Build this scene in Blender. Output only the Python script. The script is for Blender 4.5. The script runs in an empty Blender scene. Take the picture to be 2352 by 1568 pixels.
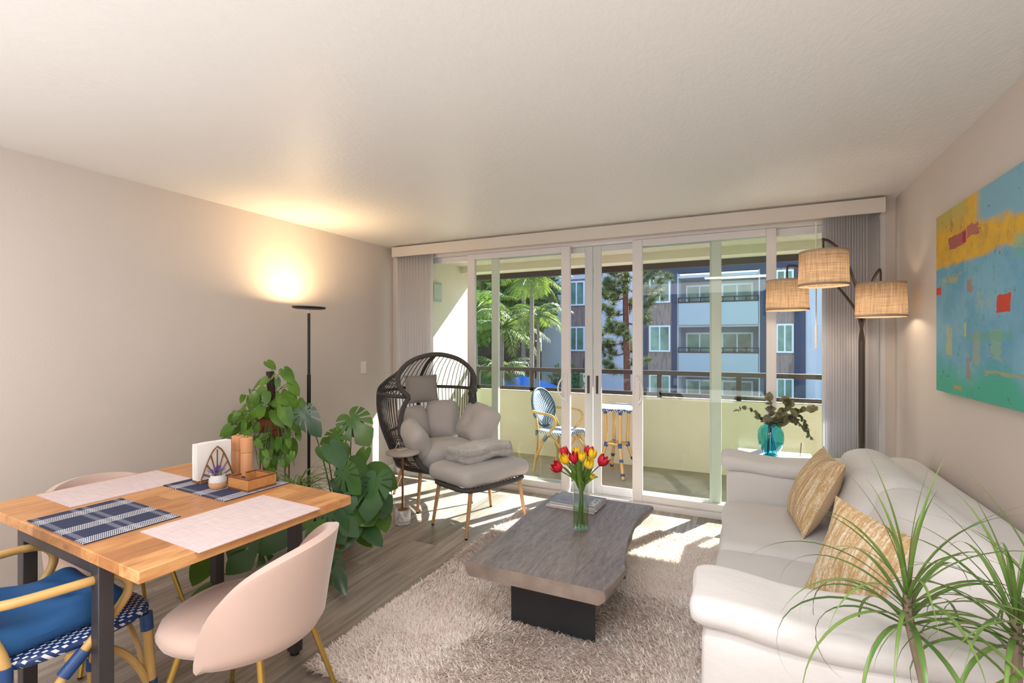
import bpy, bmesh, math, random
import numpy as np
from mathutils import Vector, Matrix, noise

random.seed(7)
PI = math.pi
C = bpy.context.scene.collection
YAW = math.radians(25.5)
CAM = Vector((0, 0, 1.43))
FWD = Vector((-math.sin(YAW), math.cos(YAW), 0))
RGT = Vector((math.cos(YAW), math.sin(YAW), 0))

def at(px, py, Z):
    """surveyed point: photo pixel at a known distance in front of the camera station"""
    return CAM + FWD * Z + RGT * (Z * (px - 1176) / 1132) + Vector((0, 0, -Z * (py - 784) / 1132))

# ------------------------------------------------------------------ materials
def lin(h, k=1.0):
    if isinstance(h, str):
        h = h.lstrip('#')
        c = [int(h[i:i+2], 16) / 255 for i in (0, 2, 4)]
        c = [(x / 12.92 if x <= .04045 else ((x + .055) / 1.055) ** 2.4) * k for x in c]
        return (c[0], c[1], c[2], 1)
    return tuple(h) + ((1,) if len(h) == 3 else ())

class NT:
    def __init__(s, name):
        s.m = bpy.data.materials.new(name); s.m.use_nodes = True
        s.t = s.m.node_tree; s.n = s.t.nodes; s.l = s.t.links
        s.b = s.n['Principled BSDF']; s.out = s.n['Material Output']
    def new(s, t, **k):
        x = s.n.new(t)
        for a, v in k.items(): setattr(x, a, v)
        return x
    def link(s, a, b): s.l.new(a, b)
    def coord(s, kind='Object', scale=(1, 1, 1), rot=(0, 0, 0), loc=(0, 0, 0)):
        tc = s.new('ShaderNodeTexCoord'); mp = s.new('ShaderNodeMapping')
        mp.inputs['Scale'].default_value = scale; mp.inputs['Rotation'].default_value = rot
        mp.inputs['Location'].default_value = loc
        s.link(tc.outputs[kind], mp.inputs['Vector']); return mp.outputs['Vector']
    def noise(s, vec, scale, detail=4, rough=.55, dist=0):
        x = s.new('ShaderNodeTexNoise'); x.inputs['Scale'].default_value = scale
        x.inputs['Detail'].default_value = detail; x.inputs['Roughness'].default_value = rough
        x.inputs['Distortion'].default_value = dist
        s.link(vec, x.inputs['Vector']); return x.outputs['Fac']
    def ramp(s, fac, stops, interp='LINEAR'):
        r = s.new('ShaderNodeValToRGB'); r.color_ramp.interpolation = interp
        e = r.color_ramp.elements
        while len(e) < len(stops): e.new(.5)
        for i, (p, c) in enumerate(stops):
            e[i].position = p; e[i].color = lin(c) if not isinstance(c, (int, float)) else (c, c, c, 1)
        s.link(fac, r.inputs['Fac']); return r.outputs['Color']
    def math(s, op, a, b=None, c=None):
        x = s.new('ShaderNodeMath', operation=op)
        for i, v in enumerate((a, b, c)):
            if v is None: continue
            if isinstance(v, (int, float)): x.inputs[i].default_value = v
            else: s.link(v, x.inputs[i])
        return x.outputs[0]
    def mix(s, fac, a, b, mode='MIX'):
        x = s.new('ShaderNodeMix', data_type='RGBA', blend_type=mode)
        for i, v in ((0, fac), (6, a), (7, b)):
            if isinstance(v, (int, float)): x.inputs[i].default_value = v
            elif isinstance(v, (tuple, str, list)): x.inputs[i].default_value = lin(v)
            else: s.link(v, x.inputs[i])
        return x.outputs[2]
    def bump(s, h, strength=.3, dist=.01):
        b = s.new('ShaderNodeBump'); b.inputs['Strength'].default_value = strength
        b.inputs['Distance'].default_value = dist
        s.link(h, b.inputs['Height']); s.link(b.outputs[0], s.b.inputs['Normal'])
    def col(s, c):
        if isinstance(c, (tuple, str)): s.b.inputs['Base Color'].default_value = lin(c)
        else: s.link(c, s.b.inputs['Base Color'])
    def set(s, **k):
        for a, v in k.items(): s.b.inputs[a.replace('_', ' ')].default_value = v

def plain(name, c, rough=.5, metal=0, var=0.0, vs=8, bump=0, bs=60, dist=.002, sheen=0, stretch=(1, 1, 1), c2=None, alpha=None, spec=None):
    t = NT(name); t.set(Roughness=rough, Metallic=metal)
    if spec is not None: t.b.inputs['Specular IOR Level'].default_value = spec
    if sheen: t.b.inputs['Sheen Weight'].default_value = sheen; t.b.inputs['Sheen Roughness'].default_value = .4
    if var or c2 is not None:
        v = t.coord(scale=stretch); f = t.noise(v, vs)
        f = t.ramp(f, [(.3, 0.0), (.7, 1.0)])
        cc = lin(c); d = lin(c2) if c2 is not None else tuple(x * (1 - var) for x in cc[:3]) + (1,)
        t.col(t.mix(f, tuple(cc), tuple(d)))
    else: t.col(c)
    if bump:
        v = t.coord(scale=stretch); t.bump(t.noise(v, bs, 5), bump, dist)
    return t.m

M = {}
M['wall'] = plain('wall_paint', '#d1c6be', .75, var=.03, vs=1.5, bump=.35, bs=90, dist=.003)
M['ceiling'] = plain('ceiling_paint', '#dedad6', .45, var=.03, vs=1.2, bump=.4, bs=50, dist=.006, spec=.3, stretch=(1, .45, 1))
M['trim'] = plain('white_trim', '#e6e4e2', .4)
M['vinyl'] = plain('white_vinyl', '#dcd8d8', .35)
M['vinyl_grey'] = plain('pale_vinyl', '#c9cbcb', .4)
M['valance'] = plain('valance_cream', '#d2cbc3', .45)
M['slat'] = plain('blind_slat_white', '#cfccce', .5)
def slatmat():
    t = NT('blind_slat'); t.col('#f2f1f2'); t.set(Roughness=.5)
    tr = t.new('ShaderNodeBsdfTranslucent'); tr.inputs[0].default_value = lin('#f0eef0'); mx = t.new('ShaderNodeMixShader'); mx.inputs[0].default_value = .6
    t.link(t.b.outputs[0], mx.inputs[1]); t.link(tr.outputs[0], mx.inputs[2]); t.link(mx.outputs[0], t.out.inputs[0]); return t.m
M['slat'] = slatmat()
M['stucco'] = plain('stucco_cream', '#e2dac4', .85, var=.04, vs=3, bump=.6, bs=60, dist=.006)
M['bal_ceiling'] = plain('balcony_ceiling', '#d8cfb8', .9, var=.06, vs=6, bump=.9, bs=70, dist=.01)
M['conc'] = plain('balcony_concrete', '#b0a692', .85, var=.18, vs=6, bump=.3, bs=50)
M['dark_metal'] = plain('dark_bronze_metal', '#453a36', .45, .3)
M['black'] = plain('black_metal', '#1e1c1d', .38, .2)
M['charcoal_metal'] = plain('charcoal_steel', '#4a4648', .42, .35)
M['slab_steel'] = plain('coffee_base_steel', '#34363a', .42, .3, var=.15, vs=4)
M['gold'] = plain('brushed_gold', '#c9a95c', .28, .9)
M['brass'] = plain('dull_brass', '#8a6a48', .3, .85)
M['copper'] = plain('copper_rod', '#a9785c', .28, .85)
M['pink'] = plain('blush_velvet', '#ceb2a6', .85, var=.06, vs=3, sheen=.5, bump=.08, bs=25)
M['wicker'] = plain('charcoal_wicker', '#504a49', .7, var=.4, vs=90, bump=.6, bs=140, dist=.003)
M['egg_fabric'] = plain('grey_cushion_fabric', '#bab5b3', .9, var=.05, vs=4, sheen=.2, bump=.45, bs=9, dist=.014)
M['egg_wood'] = plain('oak_leg', '#c49a6c', .5, var=.2, vs=10, stretch=(8, 8, 1))
M['sofa'] = plain('ivory_linen', '#d6d3d2', .9, var=.04, vs=5, sheen=.15, bump=.7, bs=6, dist=.012)
M['sofa_seat'] = plain('ivory_linen_seat', '#d0cdcc', .9, var=.05, vs=4, sheen=.15, bump=.35, bs=5, dist=.014)
M['tan_back'] = plain('tan_pillow_backing', '#c9ad8e', .9, bump=.2, bs=12, dist=.006)
M['terracotta'] = plain('terracotta', '#a9532f', .7, var=.25, vs=9)
M['moss'] = plain('coir_pole', '#4a3a30', .95, var=.5, vs=40, bump=.8, bs=80, dist=.008)
M['stem'] = plain('green_stem', '#5f7a3a', .5, var=.2, vs=12)
M['vine'] = plain('dark_stem', '#56603a', .55)
M['plastic_white'] = plain('white_plastic', '#e8e6e3', .4)
M['napkin'] = plain('paper_napkin', '#efebe8', .9, var=.03, vs=6)
M['napkin_wood'] = plain('napkin_holder_wood', '#8a5a2c', .5, var=.25, vs=20)
M['mill'] = plain('peppermill_wood', '#d79a6b', .42, var=.14, vs=8, stretch=(6, 6, .6))
M['tray'] = plain('acacia_wood', '#c98d52', .45, var=.3, vs=7, stretch=(1, 6, 6))
M['tray_dark'] = plain('walnut_rim', '#7a4426', .45)
M['purple'] = plain('purple_petals', '#5b2f9c', .8, c2='#7d4cc0', vs=120)
M['ceramic'] = plain('speckled_glaze', '#d6d2d4', .35, var=.25, vs=160)
M['ceramic_raw'] = plain('raw_clay', '#c99a70', .7)
M['rattan'] = plain('rattan_cane', '#d6ac6a', .35, var=.15, vs=14)
M['blue_wrap'] = plain('blue_binding', '#27497e', .35, bump=.5, bs=90)
M['blue_fabric'] = plain('blue_cotton', '#245a92', .85, var=.08, vs=5, bump=.25, bs=14, dist=.006)
M['fur'] = plain('grey_fur', '#dcd7d4', .95, var=.12, vs=22, bump=.9, bs=70, dist=.02, sheen=.4)
M['side_white'] = plain('white_side_table', '#cfcce0', .35)
M['lawn'] = plain('lawn', '#7d9a34', .9, var=.35, vs=3)
M['brownwall'] = plain('brown_wall', '#4c3b32', .9, var=.2, vs=2)
M['pave'] = plain('pavement', '#8a847c', .9, var=.2, vs=1)
M['bld_white'] = plain('facade_white', '#bfc5ce', .85, var=.05, vs=1)
M['bld_navy'] = plain('facade_navy', '#2f3d58', .8, var=.08, vs=1)
M['bld_frame'] = plain('facade_window_frame', '#dfe6ee', .5)
M['bld_panel'] = plain('facade_balcony_panel', '#a9b6bf', .6)
M['bld_rail'] = plain('facade_rail', '#26282e', .5, .3)
M['umbrella'] = plain('blue_canvas', '#2d74cc', .7)
M['palm_trunk'] = plain('palm_trunk', '#83766a', .9, var=.3, vs=6, stretch=(1, 1, 4))
M['pine_bark'] = plain('pine_bark', '#6a4335', .95, var=.4, vs=10, bump=.8, bs=20, dist=.03)
M['soil'] = plain('soil', '#3b2c22', 1)
M['cane'] = plain('dracaena_cane', '#8a7a66', .8, var=.3, vs=30)
M['marble_grey'] = plain('grey_stone_top', '#bdb4ad', .35, var=.12, vs=30)
M['pot_white'] = plain('white_pot', '#d8d4ce', .5)
M['black_rubber'] = plain('black_rubber', '#1a1a1a', .6)
M['paper'] = plain('magazine_pages', '#d9d4d0', .7)
M['cover_a'] = plain('magazine_cover_grey', '#5f6a72', .35, c2='#8e8a90', vs=9)
M['cover_b'] = plain('magazine_cover_pale', '#c9c2c6', .4, var=.2, vs=9)
M['cover_c'] = plain('magazine_cover_teal', '#7f9a98', .35)
M['lit_text'] = plain('magazine_lettering', '#eceaea', .5)
M['shade_trim'] = plain('shade_trim', '#a58f78', .9)
M['switch'] = plain('switch_plate', '#eae6e0', .35)
M['screen_slot'] = plain('latch_slot', '#3a3c40', .5)

def leafmat(name, c, c2, vs=14, rough=.4, trans=.25):
    t = NT(name); v = t.coord(); f = t.ramp(t.noise(v, vs, 2), [(.35, 0.0), (.65, 1.0)])
    col = t.mix(f, c, c2); t.col(col); t.set(Roughness=rough)
    tr = t.new('ShaderNodeBsdfTranslucent'); t.link(t.mix(.5, col, '#b8d84a'), tr.inputs['Color'])
    mx = t.new('ShaderNodeMixShader'); mx.inputs[0].default_value = trans
    t.link(t.b.outputs[0], mx.inputs[1]); t.link(tr.outputs[0], mx.inputs[2]); t.link(mx.outputs[0], t.out.inputs[0])
    return t.m
M['pothos'] = leafmat('pothos_leaf', '#3c6a26', '#6d9634', 6)
M['monstera'] = leafmat('monstera_leaf', '#2c5528', '#557f30', 2.5, .3)
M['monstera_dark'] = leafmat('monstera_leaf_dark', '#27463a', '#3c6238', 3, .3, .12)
M['spider'] = leafmat('strap_leaf', '#5a7a45', '#8da66a', 5)
M['tulip_leaf'] = leafmat('tulip_leaf', '#4c7a34', '#7fa346', 12)
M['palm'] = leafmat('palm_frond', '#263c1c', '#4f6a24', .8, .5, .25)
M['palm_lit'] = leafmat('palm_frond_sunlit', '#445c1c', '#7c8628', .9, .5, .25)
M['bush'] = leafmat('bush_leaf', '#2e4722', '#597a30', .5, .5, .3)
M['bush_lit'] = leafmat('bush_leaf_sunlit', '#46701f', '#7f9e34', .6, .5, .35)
M['pine'] = leafmat('pine_needles', '#2e3a2b', '#55603a', .9, .6, .15)
M['euca'] = leafmat('dried_eucalyptus', '#6f6a56', '#8a8468', 25, .7, .1)
M['euca_dark'] = leafmat('dried_willow_leaf', '#45473a', '#5c5c48', 25, .7, .1)

def dracaena_mat():
    t = NT('dracaena_leaf'); v = t.coord()
    f = t.ramp(t.noise(v, 5, 2), [(.35, 0.0), (.65, 1.0)])
    at_ = t.new('ShaderNodeAttribute'); at_.attribute_name = 'edge'
    g = t.mix(f, '#3c6a2c', '#6c9440'); t.col(t.mix(t.ramp(at_.outputs['Fac'], [(.6, 0.0), (1.0, 1.0)]), g, '#7a4a4a')); t.set(Roughness=.35)
    return t.m
M['dracaena'] = dracaena_mat()

def tulipmat(name, c, c2):
    t = NT(name); v = t.coord('Generated'); s = t.new('ShaderNodeSeparateXYZ'); t.link(v, s.inputs[0])
    t.col(t.mix(t.ramp(s.outputs['Z'], [(.0, 0.0), (.45, 1.0)]), c2, c)); t.set(Roughness=.5)
    t.b.inputs['Subsurface Weight'].default_value = .0
    return t.m
M['tulip_red'] = tulipmat('red_petals', '#c4142f', '#a81c38')
M['tulip_yellow'] = tulipmat('yellow_petals', '#f0c818', '#ecd878')
M['tulip_mix'] = tulipmat('yellow_orange_petals', '#f0c010', '#e8b838')

def floor_mat():
    t = NT('grey_oak_planks'); v = t.coord(rot=(0, 0, PI / 2))
    br = t.new('ShaderNodeTexBrick'); br.offset = .37; br.offset_frequency = 2
    t.link(v, br.inputs['Vector']); br.inputs['Scale'].default_value = 1
    br.inputs['Brick Width'].default_value = 1.22; br.inputs['Row Height'].default_value = .18
    br.inputs['Mortar Size'].default_value = .0012; br.inputs['Mortar Smooth'].default_value = .3
    br.inputs['Color1'].default_value = (0, 0, 0, 1); br.inputs['Color2'].default_value = (1, 1, 1, 1)
    br.inputs['Mortar'].default_value = (.5, .5, .5, 1); br.inputs['Bias'].default_value = 0
    grain_v = t.coord(scale=(14, .9, 1))
    sep = t.new('ShaderNodeSeparateColor'); t.link(br.outputs['Color'], sep.inputs[0])
    # shift grain per plank
    cmb = t.new('ShaderNodeCombineXYZ'); t.link(t.math('MULTIPLY', sep.outputs[0], 37.0), cmb.inputs['Y']); t.link(t.math('MULTIPLY', sep.outputs[0], 11.0), cmb.inputs['Z'])
    add = t.new('ShaderNodeVectorMath', operation='ADD'); t.link(grain_v, add.inputs[0]); t.link(cmb.outputs[0], add.inputs[1])
    g = t.noise(add.outputs[0], 1.6, 8, .62, .6)
    base = t.ramp(g, [(.28, '#6e665f'), (.45, '#958d85'), (.6, '#a9a29b'), (.75, '#b8b2ab')])
    tone = t.ramp(sep.outputs[0], [(.0, '#7c756e'), (.5, '#b4aea8'), (1.0, '#d8d3cd')])
    c = t.mix(.75, base, tone, 'MULTIPLY')
    kn = t.new('ShaderNodeTexVoronoi'); kn.inputs['Scale'].default_value = 1.0
    t.link(t.coord(scale=(6, 1.7, 1)), kn.inputs['Vector'])
    k = t.ramp(kn.outputs['Distance'], [(.02, 1.0), (.11, 0.0)])
    c = t.mix(t.math('MULTIPLY', k, .55), c, '#4a423c')
    c = t.mix(t.math('MULTIPLY', br.outputs['Fac'], .55), c, '#5a534d')
    c = t.mix(1.0, c, (1.7, 1.7, 1.7, 1), 'MULTIPLY')
    t.col(c); t.set(Roughness=.38)
    t.bump(g, .12, .003); return t.m
M['floor'] = floor_mat()

def tabletop_mat():
    t = NT('butcher_block'); v = t.coord(rot=(0, 0, PI / 2))
    br = t.new('ShaderNodeTexBrick'); br.offset = .43
    t.link(v, br.inputs['Vector']); br.inputs['Scale'].default_value = 1
    br.inputs['Brick Width'].default_value = .8; br.inputs['Row Height'].default_value = .125
    br.inputs['Mortar Size'].default_value = .0008
    br.inputs['Color1'].default_value = (0, 0, 0, 1); br.inputs['Color2'].default_value = (1, 1, 1, 1); br.inputs['Mortar'].default_value = (.5,) * 3 + (1,)
    sep = t.new('ShaderNodeSeparateColor'); t.link(br.outputs['Color'], sep.inputs[0])
    cmb = t.new('ShaderNodeCombineXYZ'); t.link(t.math('MULTIPLY', sep.outputs[0], 23.0), cmb.inputs['Y'])
    add = t.new('ShaderNodeVectorMath', operation='ADD'); t.link(t.coord(scale=(9, 1.3, 9)), add.inputs[0]); t.link(cmb.outputs[0], add.inputs[1])
    g = t.noise(add.outputs[0], 2.0, 7, .6, 1.2)
    c = t.ramp(g, [(.25, '#9a6a42'), (.42, '#c68e5a'), (.62, '#d8a570'), (.8, '#c08a58')])
    tone = t.ramp(sep.outputs[0], [(0, '#b89a84'), (.5, '#f0e2d4'), (1, '#fff8f0')])
    c = t.mix(.8, c, tone, 'MULTIPLY'); c = t.mix(t.math('MULTIPLY', br.outputs['Fac'], .6), c, '#6c4428')
    t.col(c); t.set(Roughness=.35); t.bump(g, .08, .002); return t.m
M['tabletop'] = tabletop_mat()

def coffee_mat():
    t = NT('weathered_slab'); v = t.coord(scale=(9, 1.2, 9)); g = t.noise(v, 1.6, 8, .65, 1.8)
    f = t.noise(t.coord(scale=(60, 14, 30)), 1.4, 4, .6)
    c = t.ramp(g, [(.28, '#4a4345'), (.45, '#6a6062'), (.6, '#857a76'), (.78, '#9a8d84')])
    c = t.mix(.35, c, t.ramp(f, [(.3, '#5a5254'), (.7, '#a0968f')]))
    t.col(c); t.set(Roughness=.42)
    h = t.math('ADD', t.math('MULTIPLY', g, 1.0), t.math('MULTIPLY', f, .5)); t.bump(h, .35, .01); return t.m
M['coffee'] = coffee_mat()
M['coffee_edge'] = plain('slab_edge', '#94857a', .6, c2='#6c5f58', vs=7, bump=.4, bs=18, dist=.006)

def linen_shade():
    t = NT('burlap_shade'); v = t.coord(scale=(1, 1, 1))
    a = t.noise(t.coord(scale=(6, 6, 260)), 1, 3); b = t.noise(t.coord(scale=(150, 150, 6)), 1, 3)
    w = t.math('MULTIPLY', t.math('ADD', a, b), .5)
    c = t.ramp(w, [(.35, '#86705a'), (.6, '#c2a88c')]); t.col(c); t.set(Roughness=.9)
    s = t.new('ShaderNodeSeparateXYZ'); t.link(t.coord('Generated'), s.inputs[0])
    tr = t.new('ShaderNodeBsdfTranslucent'); t.link(c, tr.inputs['Color'])
    mx = t.new('ShaderNodeMixShader'); mx.inputs[0].default_value = .4
    t.link(t.b.outputs[0], mx.inputs[1]); t.link(tr.outputs[0], mx.inputs[2]); t.link(mx.outputs[0], t.out.inputs[0]); return t.m
M['shade'] = linen_shade()

def glass(name, tint, refl=1.0):
    t = NT(name); t.n.remove(t.b)
    tr = t.new('ShaderNodeBsdfTransparent'); tr.inputs[0].default_value = lin(tint)
    gl = t.new('ShaderNodeBsdfGlossy'); gl.inputs['Roughness'].default_value = .01
    lw = t.new('ShaderNodeLayerWeight'); lw.inputs[0].default_value = .5
    f5 = t.math('ADD', t.math('MULTIPLY', t.math('POWER', lw.outputs['Facing'], 4.0), .8), .045)
    mx = t.new('ShaderNodeMixShader'); t.link(t.math('MULTIPLY', f5, refl), mx.inputs[0])
    t.link(tr.outputs[0], mx.inputs[1]); t.link(gl.outputs[0], mx.inputs[2]); t.link(mx.outputs[0], t.out.inputs[0]); return t.m
M['glass'] = glass('door_glass', (.86, .95, .87), .8)
M['vase_glass'] = glass('vase_glass', (.93, .96, .93), 1.0)
M['water'] = glass('vase_water', (.84, .93, .72), .5)
M['teal_glass'] = glass('teal_glass', (.25, .72, .76), 1.2)
M['teal_water'] = glass('teal_water', (.55, .9, .95), .6)
M['screen'] = glass('insect_screen', (.93, .92, .93), .0)
M['bal_glass'] = glass('balcony_glass', (.9, .94, .93), .6)
M['rear_glass'] = plain('facade_glass', '#38434c', .12, .0, var=.5, vs=.8, c2='#7c9c90')
M['rear_glass_green'] = plain('facade_glass_green', '#3d5c50', .15, c2='#8fb09c', vs=.7)

def emis(name, c, s):
    t = NT(name); t.n.remove(t.b); e = t.new('ShaderNodeEmission'); e.inputs[0].default_value = lin(c); e.inputs[1].default_value = s
    t.link(e.outputs[0], t.out.inputs[0]); return t.m
M['warm_disc'] = emis('warm_led', '#ffc98a', 14)
M['bulb'] = emis('warm_bulb', '#ffcf9a', 5)

def marble():
    t = NT('white_marble'); v = t.coord(); n = t.noise(v, 5, 6, .55, 1.5)
    t.col(t.ramp(n, [(.40, '#eceae9'), (.485, '#b4b1b3'), (.52, '#eceae9'), (.8, '#f4f2f1')])); t.set(Roughness=.3); return t.m
M['marble'] = marble()

def stripes(t, x, bands):
    s = None
    for c, w in bands:
        k = t.math('LESS_THAN', t.math('ABSOLUTE', t.math('SUBTRACT', x, c)), w)
        s = k if s is None else t.math('MAXIMUM', s, k)
    return s
def plaid_mat():
    t = NT('navy_plaid'); s = t.new('ShaderNodeSeparateXYZ'); t.link(t.coord('Generated'), s.inputs[0])
    wx = []
    for c in (.17, .58, .93):
        for d in (-.055, -.02, .015, .05): wx.append((c + d, .011))
    wy = []
    for c in (.06, .44, .56, .92):
        wy.append((c, .03))
    rib = t.math('GREATER_THAN', t.math('SINE', t.math('MULTIPLY', t.math('ADD', s.outputs['Y'], t.math('MULTIPLY', s.outputs['X'], .6)), 330.0)), -.35)
    mx = t.math('MULTIPLY', stripes(t, s.outputs['X'], wx), rib); my = stripes(t, s.outputs['Y'], wy)
    rib2 = t.math('GREATER_THAN', t.math('SINE', t.math('MULTIPLY', s.outputs['X'], 420.0)), 0.0)
    c = t.mix(t.math('MULTIPLY', t.math('MULTIPLY', my, rib2), .5), '#2c3350', '#b0b2c0')
    c = t.mix(t.math('MULTIPLY', mx, .92), c, '#e8e6e6')
    t.col(c); t.set(Roughness=.85); t.bump(t.noise(t.coord(), 400, 2), .3, .001); return t.m
M['plaid'] = plaid_mat()
def pinkmat():
    t = NT('pink_woven_mat'); a = t.noise(t.coord(scale=(160, 9, 1)), 1, 3); b = t.noise(t.coord(scale=(9, 160, 1)), 1, 3)
    t.col(t.ramp(t.math('MULTIPLY', t.math('ADD', a, b), .5), [(.35, '#c9b4b4'), (.6, '#dccccc')])); t.set(Roughness=.7); return t.m
M['pinkmat'] = pinkmat()

def weave(name, base, light, sc=75, thr=.25):
    t = NT(name); s = t.new('ShaderNodeSeparateXYZ'); t.link(t.coord(scale=(sc, sc, sc)), s.inputs[0])
    u = t.math('ADD', s.outputs['X'], s.outputs['Z'])
    row = t.math('FLOOR', s.outputs['Y'])
    sh = t.math('ADD', t.math('MULTIPLY', u, .5), t.math('MULTIPLY', row, .5))
    fx = t.math('FRACT', sh); fy = t.math('FRACT', s.outputs['Y'])
    m = t.math('MULTIPLY', t.math('LESS_THAN', fx, .5), t.math('GREATER_THAN', fy, thr))
    t.col(t.mix(m, base, light)); t.set(Roughness=.4)
    t.bump(fy, .3, .002); return t.m
M['weave_blue'] = weave('navy_white_weave', '#1f3a6c', '#dfe3ea', 75, .45)
M['weave_light'] = weave('blue_white_weave', '#375a80', '#e8eef2', 60, .2)
M['table_weave'] = weave('white_blue_table_weave', '#e9edf4', '#dfe3ee', 60, .2)

def wood_facade():
    t = NT('facade_wood_panel'); v = t.coord(scale=(3, 3, .35)); n = t.noise(v, 1.4, 6, .6, 1)
    t.col(t.ramp(n, [(.3, '#6b5a54'), (.5, '#9c8880'), (.65, '#7c6a64'), (.8, '#b0a097')])); t.set(Roughness=.8); return t.m
M['bld_wood'] = wood_facade()

def gold_pillow():
    t = NT('gold_woven_front'); v = t.coord(scale=(1, 1, 1))
    s = t.new('ShaderNodeSeparateXYZ'); t.link(v, s.inputs[0])
    n = t.noise(t.coord(scale=(85, 7, 9)), 1, 5, .6, .6); b = t.noise(t.coord(scale=(150, 100, 150)), 1, 2)
    t.col(t.ramp(t.math('ADD', t.math('MULTIPLY', n, .7), t.math('MULTIPLY', b, .3)), [(.36, '#a9875c'), (.5, '#c4a67c'), (.6, '#ddd0ba')]))
    t.set(Roughness=.8); t.bump(n, .5, .006); return t.m
M['gold_front'] = gold_pillow()
M['rug_base'] = plain('rug_backing', '#e6dad0', .95)
def rugmat():
    t = NT('shag_pile'); v = t.coord(); n = t.noise(v, 5, 4, .6); n2 = t.noise(v, 60, 2)
    t.col(t.ramp(t.math('ADD', t.math('MULTIPLY', n, .6), t.math('MULTIPLY', n2, .4)), [(.34, '#f1e2da'), (.5, '#fbf0ea'), (.62, '#fff9f5')])); t.set(Roughness=.9)
    tr = t.new('ShaderNodeBsdfTranslucent'); tr.inputs[0].default_value = lin('#f3e6dc'); mx = t.new('ShaderNodeMixShader'); mx.inputs[0].default_value = .3
    t.link(t.b.outputs[0], mx.inputs[1]); t.link(tr.outputs[0], mx.inputs[2]); t.link(mx.outputs[0], t.out.inputs[0])
    return t.m
M['rug'] = rugmat()

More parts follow.
